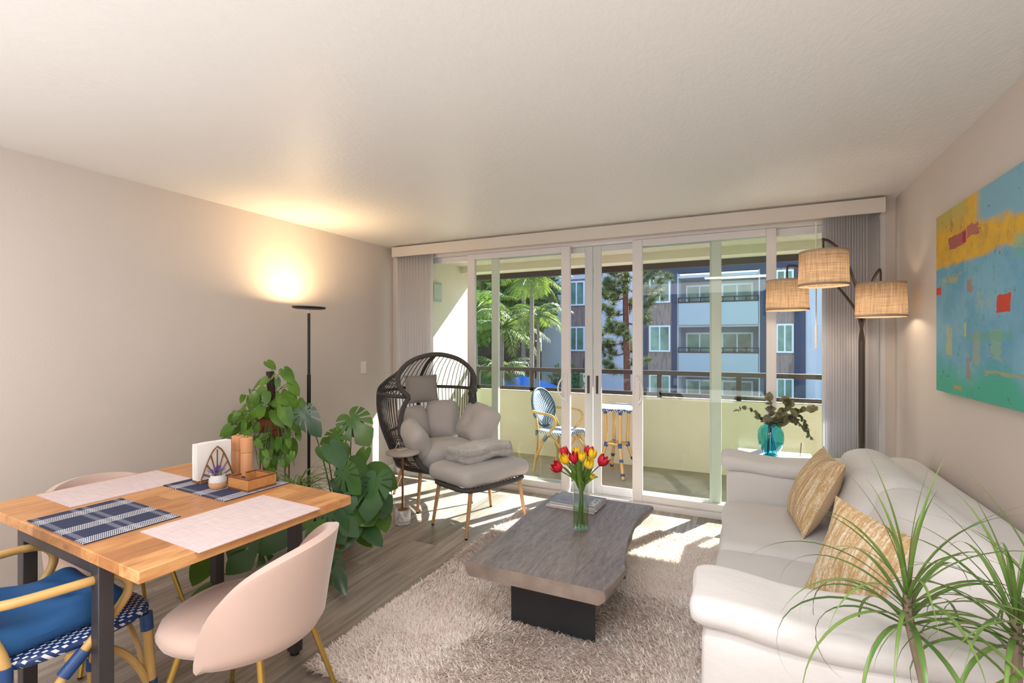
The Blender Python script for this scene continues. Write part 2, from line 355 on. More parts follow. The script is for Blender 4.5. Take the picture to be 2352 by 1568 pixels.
def painting_mat(name, kind):
    t = NT(name); v = t.coord('Object')
    s = t.new('ShaderNodeSeparateXYZ'); t.link(v, s.inputs[0])
    n1 = t.noise(v, 3.2, 6, .65); n2 = t.noise(t.coord(scale=(1, 1, 3), loc=(3, 5, 1)), 7, 6, .7); n3 = t.noise(t.coord(loc=(9, 2, 4)), 14, 5, .7)
    def jit(o, n, k): return t.math('ADD', o, t.math('MULTIPLY', t.math('SUBTRACT', n, .5), k))
    Y = jit(s.outputs['Y'], n1, .14); Z = jit(s.outputs['Z'], n2, .12); Z2 = jit(s.outputs['Z'], n1, .25)
    blue = t.mix(t.ramp(n1, [(.4, 0.0), (.6, 1.0)]), '#5c9ab8', '#78abc4')
    blue = t.mix(t.ramp(n3, [(.55, 0.0), (.66, .55)]), blue, '#4f9f96')
    blue = t.mix(t.ramp(n2, [(.60, 0.0), (.68, .45)]), blue, '#b3b06a')
    def step(x, a, b):  # smooth step
        m = t.new('ShaderNodeMapRange'); m.inputs['From Min'].default_value = a; m.inputs['From Max'].default_value = b
        t.link(x, m.inputs['Value']); return m.outputs[0]
    c = t.mix(step(Z2, 1.34, 1.24), blue, '#3fa48c')
    c = t.mix(step(Z2, 1.55, 1.50), c, t.mix(.5, blue, '#4fa596')) if False else c
    yel = t.mix(t.ramp(n3, [(.4, 0.0), (.62, 1.0)]), '#d9aa2a', '#c49a3c')
    c = t.mix(t.math('MULTIPLY', step(Z, 1.79, 1.815), 1.0), c, yel)
    if kind == 'b':
        m = t.math('MULTIPLY', step(Y, 2.86, 2.78), step(t.math('ADD', Z, t.math('MULTIPLY', s.outputs['Y'], -.12)), 1.60, 1.63))
        c = t.mix(m, c, '#7aa8bc')
    else:
        c = t.mix(t.math('MULTIPLY', step(Z, 1.99, 2.05), .7), c, '#a8a35e')
    def rect(y0, y1, z0, z1, col, k=1.0, jy=.13, jz=.10):
        nonlocal c
        yy = jit(s.outputs['Y'], n3, jy); zz = jit(s.outputs['Z'], n2, jz)
        a = t.math('LESS_THAN', t.math('ABSOLUTE', t.math('SUBTRACT', yy, (y0 + y1) / 2)), abs(y1 - y0) / 2)
        b = t.math('LESS_THAN', t.math('ABSOLUTE', t.math('SUBTRACT', zz, (z0 + z1) / 2)), abs(z1 - z0) / 2)
        c = t.mix(t.math('MULTIPLY', t.math('MULTIPLY', a, b), k), c, col)
    if kind == 'a':
        rect(2.9, 3.16, 1.885, 1.945, '#9a3a54', .85, .12, .08); rect(2.9, 2.99, 1.89, 1.94, '#9c1240', 1, .02, .02)
        rect(3.27, 3.34, 1.672, 1.713, '#c0392b', 1, .02, .02); rect(3.12, 3.20, 1.36, 1.5, '#b8b35c', .6); rect(3.0, 3.1, 1.2, 1.215, '#c08a3a', .8)
        rect(2.9, 2.97, 1.46, 1.52, '#c2b556', .8); rect(2.9, 2.96, 1.74, 1.80, '#b9ab62', .8); rect(3.05, 3.25, 1.72, 1.76, '#a7a878', .7)
    else:
        rect(2.82, 2.94, 1.90, 1.955, '#a3475c', .8, .1, .08); rect(2.52, 2.64, 1.548, 1.615, '#c53b26', 1, .06, .05)
        rect(2.80, 2.87, 1.33, 1.47, '#a8a05c', .5); rect(2.6, 2.7, 1.36, 1.47, '#8fae86', .6); rect(2.3, 2.75, 1.29, 1.31, '#b39a55', .6)
        rect(2.9, 2.94, 1.26, 1.36, '#a5653c', .6); rect(2.42, 2.5, 1.74, 1.83, '#6fae98', .6); rect(2.72, 2.76, 1.86, 1.93, '#c28a40', .6)
        rect(2.5, 2.95, 1.44, 1.465, '#5fa07c', .5); rect(2.88, 2.94, 1.66, 1.72, '#a86a3a', .7)
    cr = t.new('ShaderNodeTexVoronoi', feature='DISTANCE_TO_EDGE'); cr.inputs['Scale'].default_value = 9
    cv = t.new('ShaderNodeVectorMath', operation='ADD'); t.link(v, cv.inputs[0]); nn = t.new('ShaderNodeCombineXYZ'); t.link(t.math('MULTIPLY', n2, .3), nn.inputs[1]); t.link(t.math('MULTIPLY', n1, .3), nn.inputs[2]); t.link(nn.outputs[0], cv.inputs[1]); t.link(cv.outputs[0], cr.inputs['Vector'])
    cm = t.math('MULTIPLY', t.math('LESS_THAN', cr.outputs['Distance'], .012), t.math('GREATER_THAN', n3, .58))
    c = t.mix(t.math('MULTIPLY', cm, .8), c, '#3a3a34')
    t.col(c); t.set(Roughness=.6); t.bump(n3, .3, .004); return t.m
M['paint_a'] = painting_mat('abstract_paint_narrow', 'a')
M['paint_b'] = painting_mat('abstract_paint_wide', 'b')

# ------------------------------------------------------------------ mesh builder
class MB:
    def __init__(s): s.v = []; s.f = []; s.attr = []
    def add(s, vs, fs):
        o = len(s.v); s.v += [tuple(v) for v in vs]; s.f += [tuple(i + o for i in f) for f in fs]; return s
    def box(s, c, d, M_=None):
        x, y, z = (k / 2 for k in d)
        vs = [Vector((a * x, b * y, e * z)) for a in (-1, 1) for b in (-1, 1) for e in (-1, 1)]
        if M_ is not None: vs = [M_ @ v for v in vs]
        vs = [v + Vector(c) for v in vs]
        return s.add(vs, [(0, 1, 3, 2), (4, 6, 7, 5), (0, 4, 5, 1), (2, 3, 7, 6), (0, 2, 6, 4), (1, 5, 7, 3)])
    def b2(s, x0, x1, y0, y1, z0, z1): return s.box(((x0 + x1) / 2, (y0 + y1) / 2, (z0 + z1) / 2), (abs(x1 - x0), abs(y1 - y0), abs(z1 - z0)))
    def tube(s, pts, r, n=8, closed=False, flat=None):
        pts = [Vector(p) for p in pts]; N = len(pts)
        rs = r if isinstance(r, (list, tuple)) else [r] * N
        vs = []; prev = None
        for i, p in enumerate(pts):
            if closed: t = pts[(i + 1) % N] - pts[i - 1]
            else: t = pts[min(i + 1, N - 1)] - pts[max(i - 1, 0)]
            if t.length < 1e-9: t = Vector((0, 0, 1))
            t.normalize()
            if prev is None:
                a = Vector((0, 0, 1)) if abs(t.z) < .9 else Vector((1, 0, 0))
                u = t.cross(a).normalized()
            else:
                u = prev - t * prev.dot(t)
                u = u.normalized() if u.length > 1e-6 else t.orthogonal().normalized()
            prev = u; w = t.cross(u)
            for k in range(n):
                a = 2 * PI * k / n
                vs.append(p + (u * math.cos(a) + w * math.sin(a)) * rs[i])
        fs = []
        for i in range(N if closed else N - 1):
            j = (i + 1) % N
            for k in range(n):
                l = (k + 1) % n
                fs.append((i * n + k, i * n + l, j * n + l, j * n + k))
        if not closed: fs += [tuple(range(n))[::-1], tuple((N - 1) * n + k for k in range(n))]
        return s.add(vs, fs)
    def lathe(s, prof, c=(0, 0, 0), n=32, M_=None, caps=True):
        c = Vector(c); vs = []; N = len(prof)
        for r, z in prof:
            for k in range(n):
                a = 2 * PI * k / n; v = Vector((max(r, 1e-5) * math.cos(a), max(r, 1e-5) * math.sin(a), z))
                if M_ is not None: v = M_ @ v
                vs.append(v + c)
        fs = [(i * n + k, i * n + (k + 1) % n, (i + 1) * n + (k + 1) % n, (i + 1) * n + k) for i in range(N - 1) for k in range(n)]
        if caps and prof[0][0] > 1e-4: fs.append(tuple(range(n))[::-1])
        if caps and prof[-1][0] > 1e-4: fs.append(tuple((N - 1) * n + k for k in range(n)))
        return s.add(vs, fs)
    def rbox(s, c, d, r, seg=8, M_=None, puff=0, wob=0, ws=4, fn=None):
        """rounded, puffed, slightly wobbly box (cushion)"""
        c = Vector(c); h = [k / 2 for k in d]; inn = [max(k - r, 1e-4) for k in h]
        n = seg; idx = {}; vs = []; fs = []
        def vid(i, j, k):
            if (i, j, k) in idx: return idx[(i, j, k)]
            p = [h[0] * (2 * i / n - 1), h[1] * (2 * j / n - 1), h[2] * (2 * k / n - 1)]
            q = [max(-inn[a], min(inn[a], p[a])) for a in range(3)]
            dv = Vector([p[a] - q[a] for a in range(3)])
            if dv.length > 1e-9: dv.normalize()
            o = Vector(q) + dv * r
            if puff:
                e = [1 - (o[a] / h[a]) ** 2 for a in range(3)]
                o.z += puff * (1 if o.z > 0 else -1) * max(0, e[0]) * max(0, e[1]) * min(1, abs(o.z) / h[2])
            if wob: o += noise.noise_vector((o + c) * ws) * wob
            if fn: o = fn(o)
            if M_ is not None: o = M_ @ o
            vs.append(o + c); idx[(i, j, k)] = len(vs) - 1; return len(vs) - 1
        for a in range(n):
            for b in range(n):
                fs.append((vid(a, b, 0), vid(a, b + 1, 0), vid(a + 1, b + 1, 0), vid(a + 1, b, 0)))
                fs.append((vid(a, b, n), vid(a + 1, b, n), vid(a + 1, b + 1, n), vid(a, b + 1, n)))
                fs.append((vid(a, 0, b), vid(a + 1, 0, b), vid(a + 1, 0, b + 1), vid(a, 0, b + 1)))
                fs.append((vid(a, n, b), vid(a, n, b + 1), vid(a + 1, n, b + 1), vid(a + 1, n, b)))
                fs.append((vid(0, a, b), vid(0, a, b + 1), vid(0, a + 1, b + 1), vid(0, a + 1, b)))
                fs.append((vid(n, a, b), vid(n, a + 1, b), vid(n, a + 1, b + 1), vid(n, a, b + 1)))
        return s.add(vs, fs)
    def pillow(s, c, w, d, t, M_=None, n=16, side=0, pinch=.1, wob=0.008, pw=.55):
        """knife edge throw pillow. side: 0 both, 1 top only, -1 bottom only"""
        c = Vector(c)
        for sg in ((1, -1) if side == 0 else (side,)):
            vs = []; fs = []
            for i in range(n + 1):
                for j in range(n + 1):
                    u = 2 * i / n - 1; v = 2 * j / n - 1
                    x = u * (1 - pinch * (1 - v * v)) * w / 2; y = v * (1 - pinch * (1 - u * u)) * d / 2
                    z = sg * t / 2 * (max(0, (1 - u ** 2)) * max(0, (1 - v ** 2))) ** pw
                    o = Vector((x, y, z))
                    o += noise.noise_vector(o * 7 + c * 3) * wob * min(1, abs(z) / t * 4)
                    if M_ is not None: o = M_ @ o
                    vs.append(o + c)
            m = n + 1
            for i in range(n):
                for j in range(n):
                    q = (i * m + j, (i + 1) * m + j, (i + 1) * m + j + 1, i * m + j + 1)
                    fs.append(q if sg > 0 else q[::-1])
            s.add(vs, fs)
        return s
    def strap(s, pts, widths, up=Vector((0, 0, 1)), fold=.25):
        """strap leaf along pts, V folded"""
        pts = [Vector(p) for p in pts]; N = len(pts); vs = []; fs = []
        for i, p in enumerate(pts):
            t = (pts[min(i + 1, N - 1)] - pts[max(i - 1, 0)])
            t = t.normalized() if t.length > 1e-9 else Vector((0, 0, 1))
            sd = t.cross(up); sd = sd.normalized() if sd.length > 1e-4 else t.orthogonal().normalized()
            nn = sd.cross(t).normalized(); w = widths[i] / 2
            vs += [p - sd * w + nn * w * fold, p - nn * 0, p + sd * w + nn * w * fold]
            s.attr += [1.0, 0.0, 1.0]
            if i < N - 1:
                a = 3 * i; fs += [(a, a + 1, a + 4, a + 3), (a + 1, a + 2, a + 5, a + 4)]
        return s.add(vs, fs)
    def leaf(s, base, tip, nrm, w=.8, slits=0, curl=.15, heart=True, n=24, rings=4):
        """heart or split leaf, polar grid around the petiole point"""
        base = Vector(base); tip = Vector(tip); ax = tip - base; L = ax.length
        ax.normalize(); nrm = Vector(nrm); nrm = (nrm - ax * nrm.dot(ax)).normalized(); sd = ax.cross(nrm)
        vs = [base]; fs = []
        HT = ((0, 1.0), (.15, .90), (.35, .76), (.6, .64), (1.0, .52), (1.57, .44), (2.2, .41), (2.65, .36), (2.95, .24), (3.15, .10))
        def rad(th):
            a = abs(th)
            if heart:
                for (a0, r0), (a1, r1) in zip(HT[:-1], HT[1:]):
                    if a <= a1: return r0 + (r1 - r0) * (a - a0) / (a1 - a0)
                return .1
            # ovate leaf: ellipse touching the base
            return max(.02, math.cos(a) ** 1.0) if a < PI / 2 - .03 else .02
        amax = PI * .98 if heart else PI / 2 * .96
        for j in range(n + 1):
            th = -amax + 2 * amax * j / n; r = rad(th)
            for k in range(1, rings + 1):
                q = k / rings * r
                x = math.cos(th) * q * L; y = math.sin(th) * q * L * w * 1.15
                z = -curl * L * (q ** 2) * (.7 + .6 * abs(math.sin(th))) + .10 * abs(y)
                vs.append(base + ax * x + sd * y + nrm * z)
        for j in range(n):
            cut = slits and (j % slits == slits - 1) and .1 < abs(-amax + 2 * amax * (j + .5) / n) < 2.2
            a = 1 + j * rings; b = a + rings
            fs.append((0, a, b))
            for k in range(rings - 1):
                if cut and k >= 1: continue
                fs.append((a + k, a + k + 1, b + k + 1, b + k))
        return s.add(vs, fs)
    def build(s, name, mat, parent=None, smooth=True, angle=40, bevel=0, sub=0, solid=0, loc=None, rotz=0):
        me = bpy.data.meshes.new(name); me.from_pydata(s.v, [], s.f); me.materials.append(M[mat] if isinstance(mat, str) else mat)
        if s.attr and len(s.attr) == len(s.v):
            a = me.attributes.new('edge', 'FLOAT', 'POINT'); a.data.foreach_set('value', s.attr)
        if smooth:
            me.polygons.foreach_set('use_smooth', [True] * len(me.polygons))
            if angle < 180: me.set_sharp_from_angle(angle=math.radians(angle))
        me.update(); o = bpy.data.objects.new(name, me); C.objects.link(o)
        if parent is not None: o.parent = parent
        if loc is not None: o.location = loc
        if rotz: o.rotation_euler[2] = rotz
        if solid: m = o.modifiers.new('s', 'SOLIDIFY'); m.thickness = solid; m.offset = 0
        if bevel: m = o.modifiers.new('b', 'BEVEL'); m.width = bevel; m.segments = 2; m.limit_method = 'ANGLE'; m.harden_normals = False
        if sub: m = o.modifiers.new('u', 'SUBSURF'); m.levels = sub; m.render_levels = sub
        return o

def tag(o, label=None, cat=None, group=None, kind=None):
    if label: o['label'] = label
    if cat: o['category'] = cat
    if group: o['group'] = group
    if kind: o['kind'] = kind
    return o
def thing(name, label, cat, loc=(0, 0, 0), rotz=0, group=None):
    o = bpy.data.objects.new(name, None); C.objects.link(o); o.empty_display_size = .1
    o.location = loc; o.rotation_euler[2] = rotz
    return tag(o, label, cat, group)
def struct(name, mb, mat, label=None, cat=None, **k):
    o = mb.build(name, mat, **k); tag(o, label, cat, kind='structure'); return o
def copy_tree(o, parent=None):
    c = o.copy(); C.objects.link(c)
    if parent is not None: c.parent = parent
    for ch in [x for x in bpy.data.objects if x.parent == o]: copy_tree(ch, c)
    return c
def rot(ax, a): return Matrix.Rotation(a, 3, ax)
def R3(x=0, y=0, z=0): return rot('Z', z) @ rot('Y', y) @ rot('X', x)
def bez(p0, p1, p2, n=10):
    p0, p1, p2 = map(Vector, (p0, p1, p2))
    return [(1 - t) ** 2 * p0 + 2 * t * (1 - t) * p1 + t * t * p2 for t in [i / n for i in range(n + 1)]]
def smoothpath(pts, k=6, closed=False):
    pts = [Vector(p) for p in pts]; N = len(pts); out = []
    rng = range(N) if closed else range(N - 1)
    for i in rng:
        if closed: p0, p1, p2, p3 = pts[i - 1], pts[i], pts[(i + 1) % N], pts[(i + 2) % N]
        else: p0, p1, p2, p3 = pts[max(i - 1, 0)], pts[i], pts[i + 1], pts[min(i + 2, N - 1)]
        for j in range(k):
            t = j / k
            out.append(.5 * ((2 * p1) + (-p0 + p2) * t + (2 * p0 - 5 * p1 + 4 * p2 - p3) * t * t + (-p0 + 3 * p1 - 3 * p2 + p3) * t ** 3))
    if not closed: out.append(pts[-1])
    return out

# ------------------------------------------------------------------ room shell
XL, XR, YB, YF, H = -3.49, .945, 4.30, -2.6, 2.44
struct('floor', MB().b2(XL - .1, XR + .1, YF - .1, YB + .16, -.12, 0), 'floor', smooth=False)
struct('ceiling', MB().b2(XL - .1, XR + .1, YF - .1, YB, H, H + .12), 'ceiling', smooth=False)
struct('wall_left', MB().b2(XL - .12, XL, YF, YB + .16, 0, H), 'wall', smooth=False)
struct('wall_right', MB().b2(XR, XR + .12, YF, YB + .16, 0, H), 'wall', smooth=False)
struct('wall_rear', MB().b2(XL, XR, YF - .12, YF, 0, H), 'wall', smooth=False)
w = MB().b2(.885, XR, YB, YB + .16, 0, H).b2(XL, .885, YB, YB + .16, 2.33, H).b2(XL, -3.45, YB, YB + .16, 0, 2.33)
struct('wall_back', w, 'wall', smooth=False)
struct('baseboard_left', MB().b2(XL, XL + .014, YF, YB, 0, .10), 'trim', bevel=.004)
struct('baseboard_right', MB().b2(XR - .014, XR, YF, YB, 0, .10), 'trim', bevel=.004)
struct('trim_1', MB().b2(-3.45, .885, YB, YB + .16, 0, .035).b2(-3.45, .885, YB, YB + .16, 2.31, 2.33)
       .b2(-3.45, -3.42, YB, YB + .16, .035, 2.31).b2(.855, .885, YB, YB + .16, .035, 2.31)
       .b2(-3.42, .855, YB - .012, YB, 0, .05), 'vinyl', smooth=False)

def sash(name, x0, x1, y, th=.04, st=.075, top=.055, bot=.075, z0=.036, z1=2.309, gl='glass', mat='vinyl', stl=None, strr=None):
    a = stl or st; b = strr or st
    m = MB().b2(x0, x0 + a, y - th / 2, y + th / 2, z0, z1).b2(x1 - b, x1, y - th / 2, y + th / 2, z0, z1)
    m.b2(x0 + a, x1 - b, y - th / 2, y + th / 2, z0, z0 + bot).b2(x0 + a, x1 - b, y - th / 2, y + th / 2, z1 - top, z1)
    o = m.build(name, mat, bevel=.004, smooth=False); o['kind'] = 'structure'
    g = MB().add([(x0 + a, y, z0 + bot), (x1 - b, y, z0 + bot), (x1 - b, y, z1 - top), (x0 + a, y, z1 - top)], [(0, 1, 2, 3)])
    g.build('glass_pane' if gl == 'glass' else 'screen_mesh', gl, o, smooth=False)
    return o
w1 = sash('window_1', -3.42, -2.235, YB + .085)
w2 = sash('window_2', -.265, .855, YB + .085)
d1 = sash('door_1', -2.56, -1.47, YB + .035, stl=.085, strr=.085)
d2 = sash('door_2', -.90, .205, YB + .035, stl=.085, strr=.07)
d3 = sash('door_3', -2.32, -1.285, YB + .132, th=.022, st=.062, gl='screen', mat='vinyl_grey', strr=.075)
d4 = sash('door_4', -1.279, -.22, YB + .132, th=.022, st=.062, gl='screen', mat='vinyl_grey', stl=.075)
for o, x, sg in ((d1, -1.512, -1), (d2, -.858, 1)):
    pts = smoothpath([(x, YB + .015, .90), (x + sg * .035, YB - .02, .925), (x + sg * .055, YB - .035, 1.0), (x + sg * .035, YB - .02, 1.075), (x, YB + .015, 1.10)], 6)
    MB().tube(pts, .008, 8).build('door_handle', 'plastic_white', o)
    MB().b2(x - .02, x + .02, YB + .006, YB + .016, .87, 1.13).build('handle_plate', 'vinyl', o, bevel=.003)
for o, x in ((d3, -1.325), (d4, -1.243)):
    MB().b2(x - .012, x + .012, YB + .117, YB + .1225, .95, 1.115).build('latch_slot', 'screen_slot', o, bevel=.004)

# valance and vertical blinds
struct_v = thing('blind_valance', 'long cream valance box running above the sliding doors', 'valance')
MB().b2(-3.40, .862, 4.165, 4.183, 2.322, 2.425).build('front_board', 'valance', struct_v, bevel=.002)
for x in (-3.40, .847): MB().b2(x, x + .015, 4.183, 4.299, 2.322, 2.425).build('end_return', 'valance', struct_v, bevel=.002)
MB().b2(-3.38, .84, 4.215, 4.255, 2.375, 2.41).build('head_rail', 'plastic_white', struct_v)
def blinds(label, x0, x1, n, ang=30):
    t = thing('vertical_blind', label, 'blind', group=None)
    sl = None
    for i in range(n):
        x = x0 + (x1 - x0) * i / (n - 1)
        if sl is None:
            m = MB(); vs = []; fs = []
            for k in range(7):
                u = k / 6 - .5
                for z in (.045, 2.34): vs.append((u * .088, .008 * math.cos(u * PI), z))
            for k in range(6): fs.append((2 * k, 2 * k + 2, 2 * k + 3, 2 * k + 1))
            m.add(vs, fs); o = m.build('slat', 'slat', t, solid=.0012, angle=180); sl = o
        else: o = sl.copy(); C.objects.link(o)
        o.parent = t; o.location = (x, 4.235, 0); o.rotation_euler[2] = math.radians(ang + random.uniform(-3, 3))
    return t
blinds('stack of white vertical blind slats gathered beside the left wall', -3.33, -2.97, 11, 20)
b2 = blinds('stack of pale grey vertical blind slats gathered by the right wall', .535, .80, 17, 20)
MB().tube([(.455, 4.20, 2.30), (.455, 4.20, 1.55)], .005, 8).tube([(.455, 4.20, 1.55), (.455, 4.20, 1.38)], .010, 8).build('wand', 'plastic_white', b2)

sw = thing('light_switch', 'white rocker light switch on the left wall', 'switch', (XL, 3.838, 1.17))
MB().b2(0, .006, -.037, .037, -.06, .06).build('plate', 'switch', sw, bevel=.003)
MB().b2(.006, .011, -.016, .016, -.032, .032).build('rocker', 'plastic_white', sw, bevel=.003)

# ------------------------------------------------------------------ balcony
BY = 5.80
struct('trim_2', MB().b2(-3.44, 2.3, YB + .16, 5.95, -.14, -.012), 'conc', smooth=False, label='grey concrete balcony floor slab', cat='floor')
struct('trim_3', MB().b2(-3.6, 2.3, YB + .16, 5.95, 2.42, 2.56), 'bal_ceiling', smooth=False)
struct('trim_4', MB().b2(-3.44, 2.3, 5.62, 5.93, 2.335, 2.42), 'stucco', smooth=False)
struct('trim_5', MB().b2(-3.44, 2.3, 5.86, 5.93, 2.265, 2.335), 'dark_metal', smooth=False)
struct('wall_balcony_left', MB().b2(-3.6, -3.44, YB + .16, 5.95, -.14, 2.42), 'stucco', smooth=False)
struct('wall_balcony_right', MB().b2(2.3, 2.45, YB + .16, 5.95, -.14, 2.56), 'stucco', smooth=False)
struct('wall_balcony_parapet', MB().b2(-3.44, 2.3, BY, 5.95, -.14, .79), 'stucco', smooth=False)
struct('wall_exterior', MB().b2(-3.6, XL - .12, YB - 2, YB + .16, -.14, 2.56).b2(XR + .12, 2.3, YB, YB + .16, -.14, 2.42), 'stucco', smooth=False)
rl = thing('balcony_railing', 'dark bronze metal railing on top of the balcony parapet', 'railing')
MB().b2(-3.44, 2.3, BY + .02, BY + .09, 1.045, 1.095).build('top_rail', 'dark_metal', rl, bevel=.004)
MB().b2(-3.44, 2.3, BY + .03, BY + .08, .80, .845).build('bottom_rail', 'dark_metal', rl, bevel=.004)
ps = (-3.3, -2.5, -1.7, -.91, -.08, .72, 1.52)
for x in ps: MB().b2(x - .025, x + .025, BY + .03, BY + .08, .79, 1.045).build('post', 'dark_metal', rl, bevel=.003)
for a, b in zip(ps[:-1], ps[1:]):
    MB().add([(a + .03, BY + .055, .85), (b - .03, BY + .055, .85), (b - .03, BY + .055, 1.04), (a + .03, BY + .055, 1.04)], [(0, 1, 2, 3)]).build('infill_pane', 'bal_glass', rl, smooth=False)
ub = thing('wall_box', 'small pale green utility box on the balcony side wall', 'utility box')
MB().b2(-3.44, -3.40, 4.92, 5.12, 1.92, 2.15).build('housing', plain('utility_green', '#a9b8a4', .6), ub, bevel=.004)
MB().b2(-3.40, -3.392, 4.94, 5.10, 1.945, 2.125).build('lid', plain('utility_lid', '#b9c6b4', .6), ub, bevel=.003)

# ------------------------------------------------------------------ outdoors
GZ = -3.3
struct('ground', MB().b2(-60, 40, 6.2, 70, GZ - .2, GZ), 'pave', smooth=False)
tag(MB().b2(-60, -12.5, 27, 60, GZ, -.35 + 1.1).build('lawn_bank', 'lawn', smooth=False), 'bright green lawn on the raised bank beyond the palms', 'lawn', kind='structure')
tag(MB().b2(-15.8, -9.9, 24.0, 24.3, GZ, 1.35).build('garden_wall', 'brownwall', smooth=False), 'dark brown garden wall behind the palms', 'wall', kind='structure')

FY = 28.6
bld = thing('apartment_building', 'white and navy apartment block with stacked balconies across the courtyard', 'building')
def bb(name, x0, x1, z0, z1, mat, y0=FY, y1=None, p=bld): return MB().b2(x0, x1, y0, y1 if y1 else y0 + .4, z0, z1).build(name, mat, p, smooth=False)
bb('white_wall', -11.6, -9.9, GZ, 8, 'bld_white'); bb('wood_column', -9.9, -8.75, GZ, 5.2, 'bld_wood', FY + .05)
bb('white_wall', -9.9, -8.75, 5.2, 8, 'bld_white')
bb('white_wall', -8.75, -5.45, GZ, 8, 'bld_white'); bb('navy_wall', -5.45, -5.1, GZ, 5.2, 'bld_navy')
bb('navy_wall', -5.45, 2.64, 5.2, 8, 'bld_navy'); bb('wood_column', -5.1, -3.8, GZ, 5.2, 'bld_wood', FY + .05)
bb('navy_wall', -3.8, -3.5, GZ, 5.2, 'bld_navy'); bb('navy_wall', .6, 1.3, GZ, 5.2, 'bld_navy')
bb('wood_column', 1.3, 2.17, GZ, 5.2, 'bld_wood', FY + .05); bb('navy_wall', 2.17, 2.64, GZ, 5.2, 'bld_navy', FY - .1)
bb('white_wall', 2.64, 9, GZ, 8, 'bld_white'); bb('roof_slab', -12, 9, 8, 8.3, 'bld_white', FY - .3, FY + 8)
bb('end_wall', -11.6, -11.3, GZ, 8, 'bld_white', FY + .4, FY + 8)
def win(x0, x1, z0, z1, g='rear_glass'):
    f = MB(); y0, y1 = FY - .03, FY + .06; k = .09
    f.b2(x0, x1, y0, y1, z0, z0 + k).b2(x0, x1, y0, y1, z1 - k, z1).b2(x0, x0 + k, y0, y1, z0 + k, z1 - k).b2(x1 - k, x1, y0, y1, z0 + k, z1 - k)
    xm = (x0 + x1) / 2; f.b2(xm - .035, xm + .035, y0, y1, z0 + k, z1 - k)
    o = f.build('window', 'bld_frame', bld, smooth=False)
    MB().b2(x0 + k, x1 - k, FY, FY + .04, z0 + k, z1 - k).build('pane', g, o, smooth=False)
for z0 in (.85, 3.6, -1.9):
    win(-9.85, -8.8, z0, z0 + 1.48, 'rear_glass_green' if z0 < 1 else 'rear_glass')
    win(-5.02, -3.86, z0, z0 + 1.48, 'rear_glass_green' if z0 < 1 else 'rear_glass')
    win(1.33, 2.13, z0, z0 + 1.48, 'rear_glass_green')
RY = FY + 1.6
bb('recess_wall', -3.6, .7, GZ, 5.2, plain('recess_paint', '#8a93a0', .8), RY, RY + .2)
bb('recess_side', -3.55, -3.45, GZ, 5.2, 'bld_white', FY + .02, RY); bb('recess_side', .55, .65, GZ, 5.2, 'bld_white', FY + .02, RY)
for zb in (-.39, 2.34, 5.05, -3.1):
    bb('balcony_slab', -3.45, .55, zb - .12, zb + .03, 'bld_white', FY + .1, RY)
    if zb > 5 or zb < -3: continue
    bb('balcony_panel', -3.42, .52, zb, zb + 1.2, 'bld_panel', FY - .06, FY + .0)
    r = MB().b2(-3.45, .55, FY - .08, FY - .02, zb + 1.2, zb + 1.27).b2(-3.45, .55, FY - .08, FY - .02, zb + 1.44, zb + 1.50)
    for i in range(8): r.b2(-3.45 + i * .563, -3.39 + i * .563, FY - .08, FY - .02, zb + 1.2, zb + 1.5)
    r.build('balcony_rail', 'bld_rail', bld, smooth=False)
for zb in (-3.05, -.36, 2.37):
    for (x0, x1, g) in ((-3.2, -1.7, 'rear_glass_green'), (-1.3, .3, 'rear_glass')):
        f = MB().b2(x0, x1, RY - .08, RY, zb + .05, zb + 2.3).build('patio_door', 'bld_frame', bld, smooth=False)
        MB().b2(x0 + .1, (x0 + x1) / 2 - .04, RY - .1, RY - .07, zb + .15, zb + 2.2).b2((x0 + x1) / 2 + .04, x1 - .1, RY - .1, RY - .07, zb + .15, zb + 2.2).build('pane', g, f, smooth=False)
def vine_cloud(mb, c, r, n, s, rnd):
    c = Vector(c)
    for _ in range(n):
        while True:
            p = Vector([rnd.uniform(-1, 1) for _ in range(3)])
            if .15 < p.length < 1: break
        p = Vector((p.x * r[0], p.y * r[1], p.z * r[2])) + c
        a = Vector([rnd.gauss(0, 1) for _ in range(3)]).normalized(); b = a.orthogonal().normalized(); k = s * rnd.uniform(.6, 1.3)
        mb.add([p, p + a * k * .5 + b * k * .28, p + a * k, p + a * k * .5 - b * k * .28], [(0, 1, 2, 3)])
def bush(name, label, c, r, n, s, mat, seed, trunk=True, group=None):
    rnd = random.Random(seed); o = thing(name, label, 'tree' if 'tree' in name else 'bush', (c[0], c[1], GZ), group=group)
    m = MB(); vine_cloud(m, (0, 0, c[2] - GZ), r, n, s, rnd)
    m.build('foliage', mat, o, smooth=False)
    if trunk: MB().tube([(0, 0, 0), (.1, 0, (c[2] - GZ) * .5), (0, .1, c[2] - GZ + r[2] * .5)], [.16, .12, .05], 8).build('trunk', 'palm_trunk', o)
    return o
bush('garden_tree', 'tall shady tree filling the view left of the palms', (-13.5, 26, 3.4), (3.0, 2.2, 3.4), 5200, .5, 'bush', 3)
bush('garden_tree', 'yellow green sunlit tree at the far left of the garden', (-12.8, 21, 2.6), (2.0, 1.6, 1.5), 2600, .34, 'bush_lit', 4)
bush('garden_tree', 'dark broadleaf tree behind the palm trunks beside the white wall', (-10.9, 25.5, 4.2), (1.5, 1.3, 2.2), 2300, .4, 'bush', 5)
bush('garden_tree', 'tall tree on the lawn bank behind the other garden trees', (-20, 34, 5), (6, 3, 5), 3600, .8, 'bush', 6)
bush('garden_bush', 'low dark bush in front of the brown wall', (-12.4, 21.5, -.9), (1.5, 1.0, .85), 1500, .25, 'bush', 8, False)
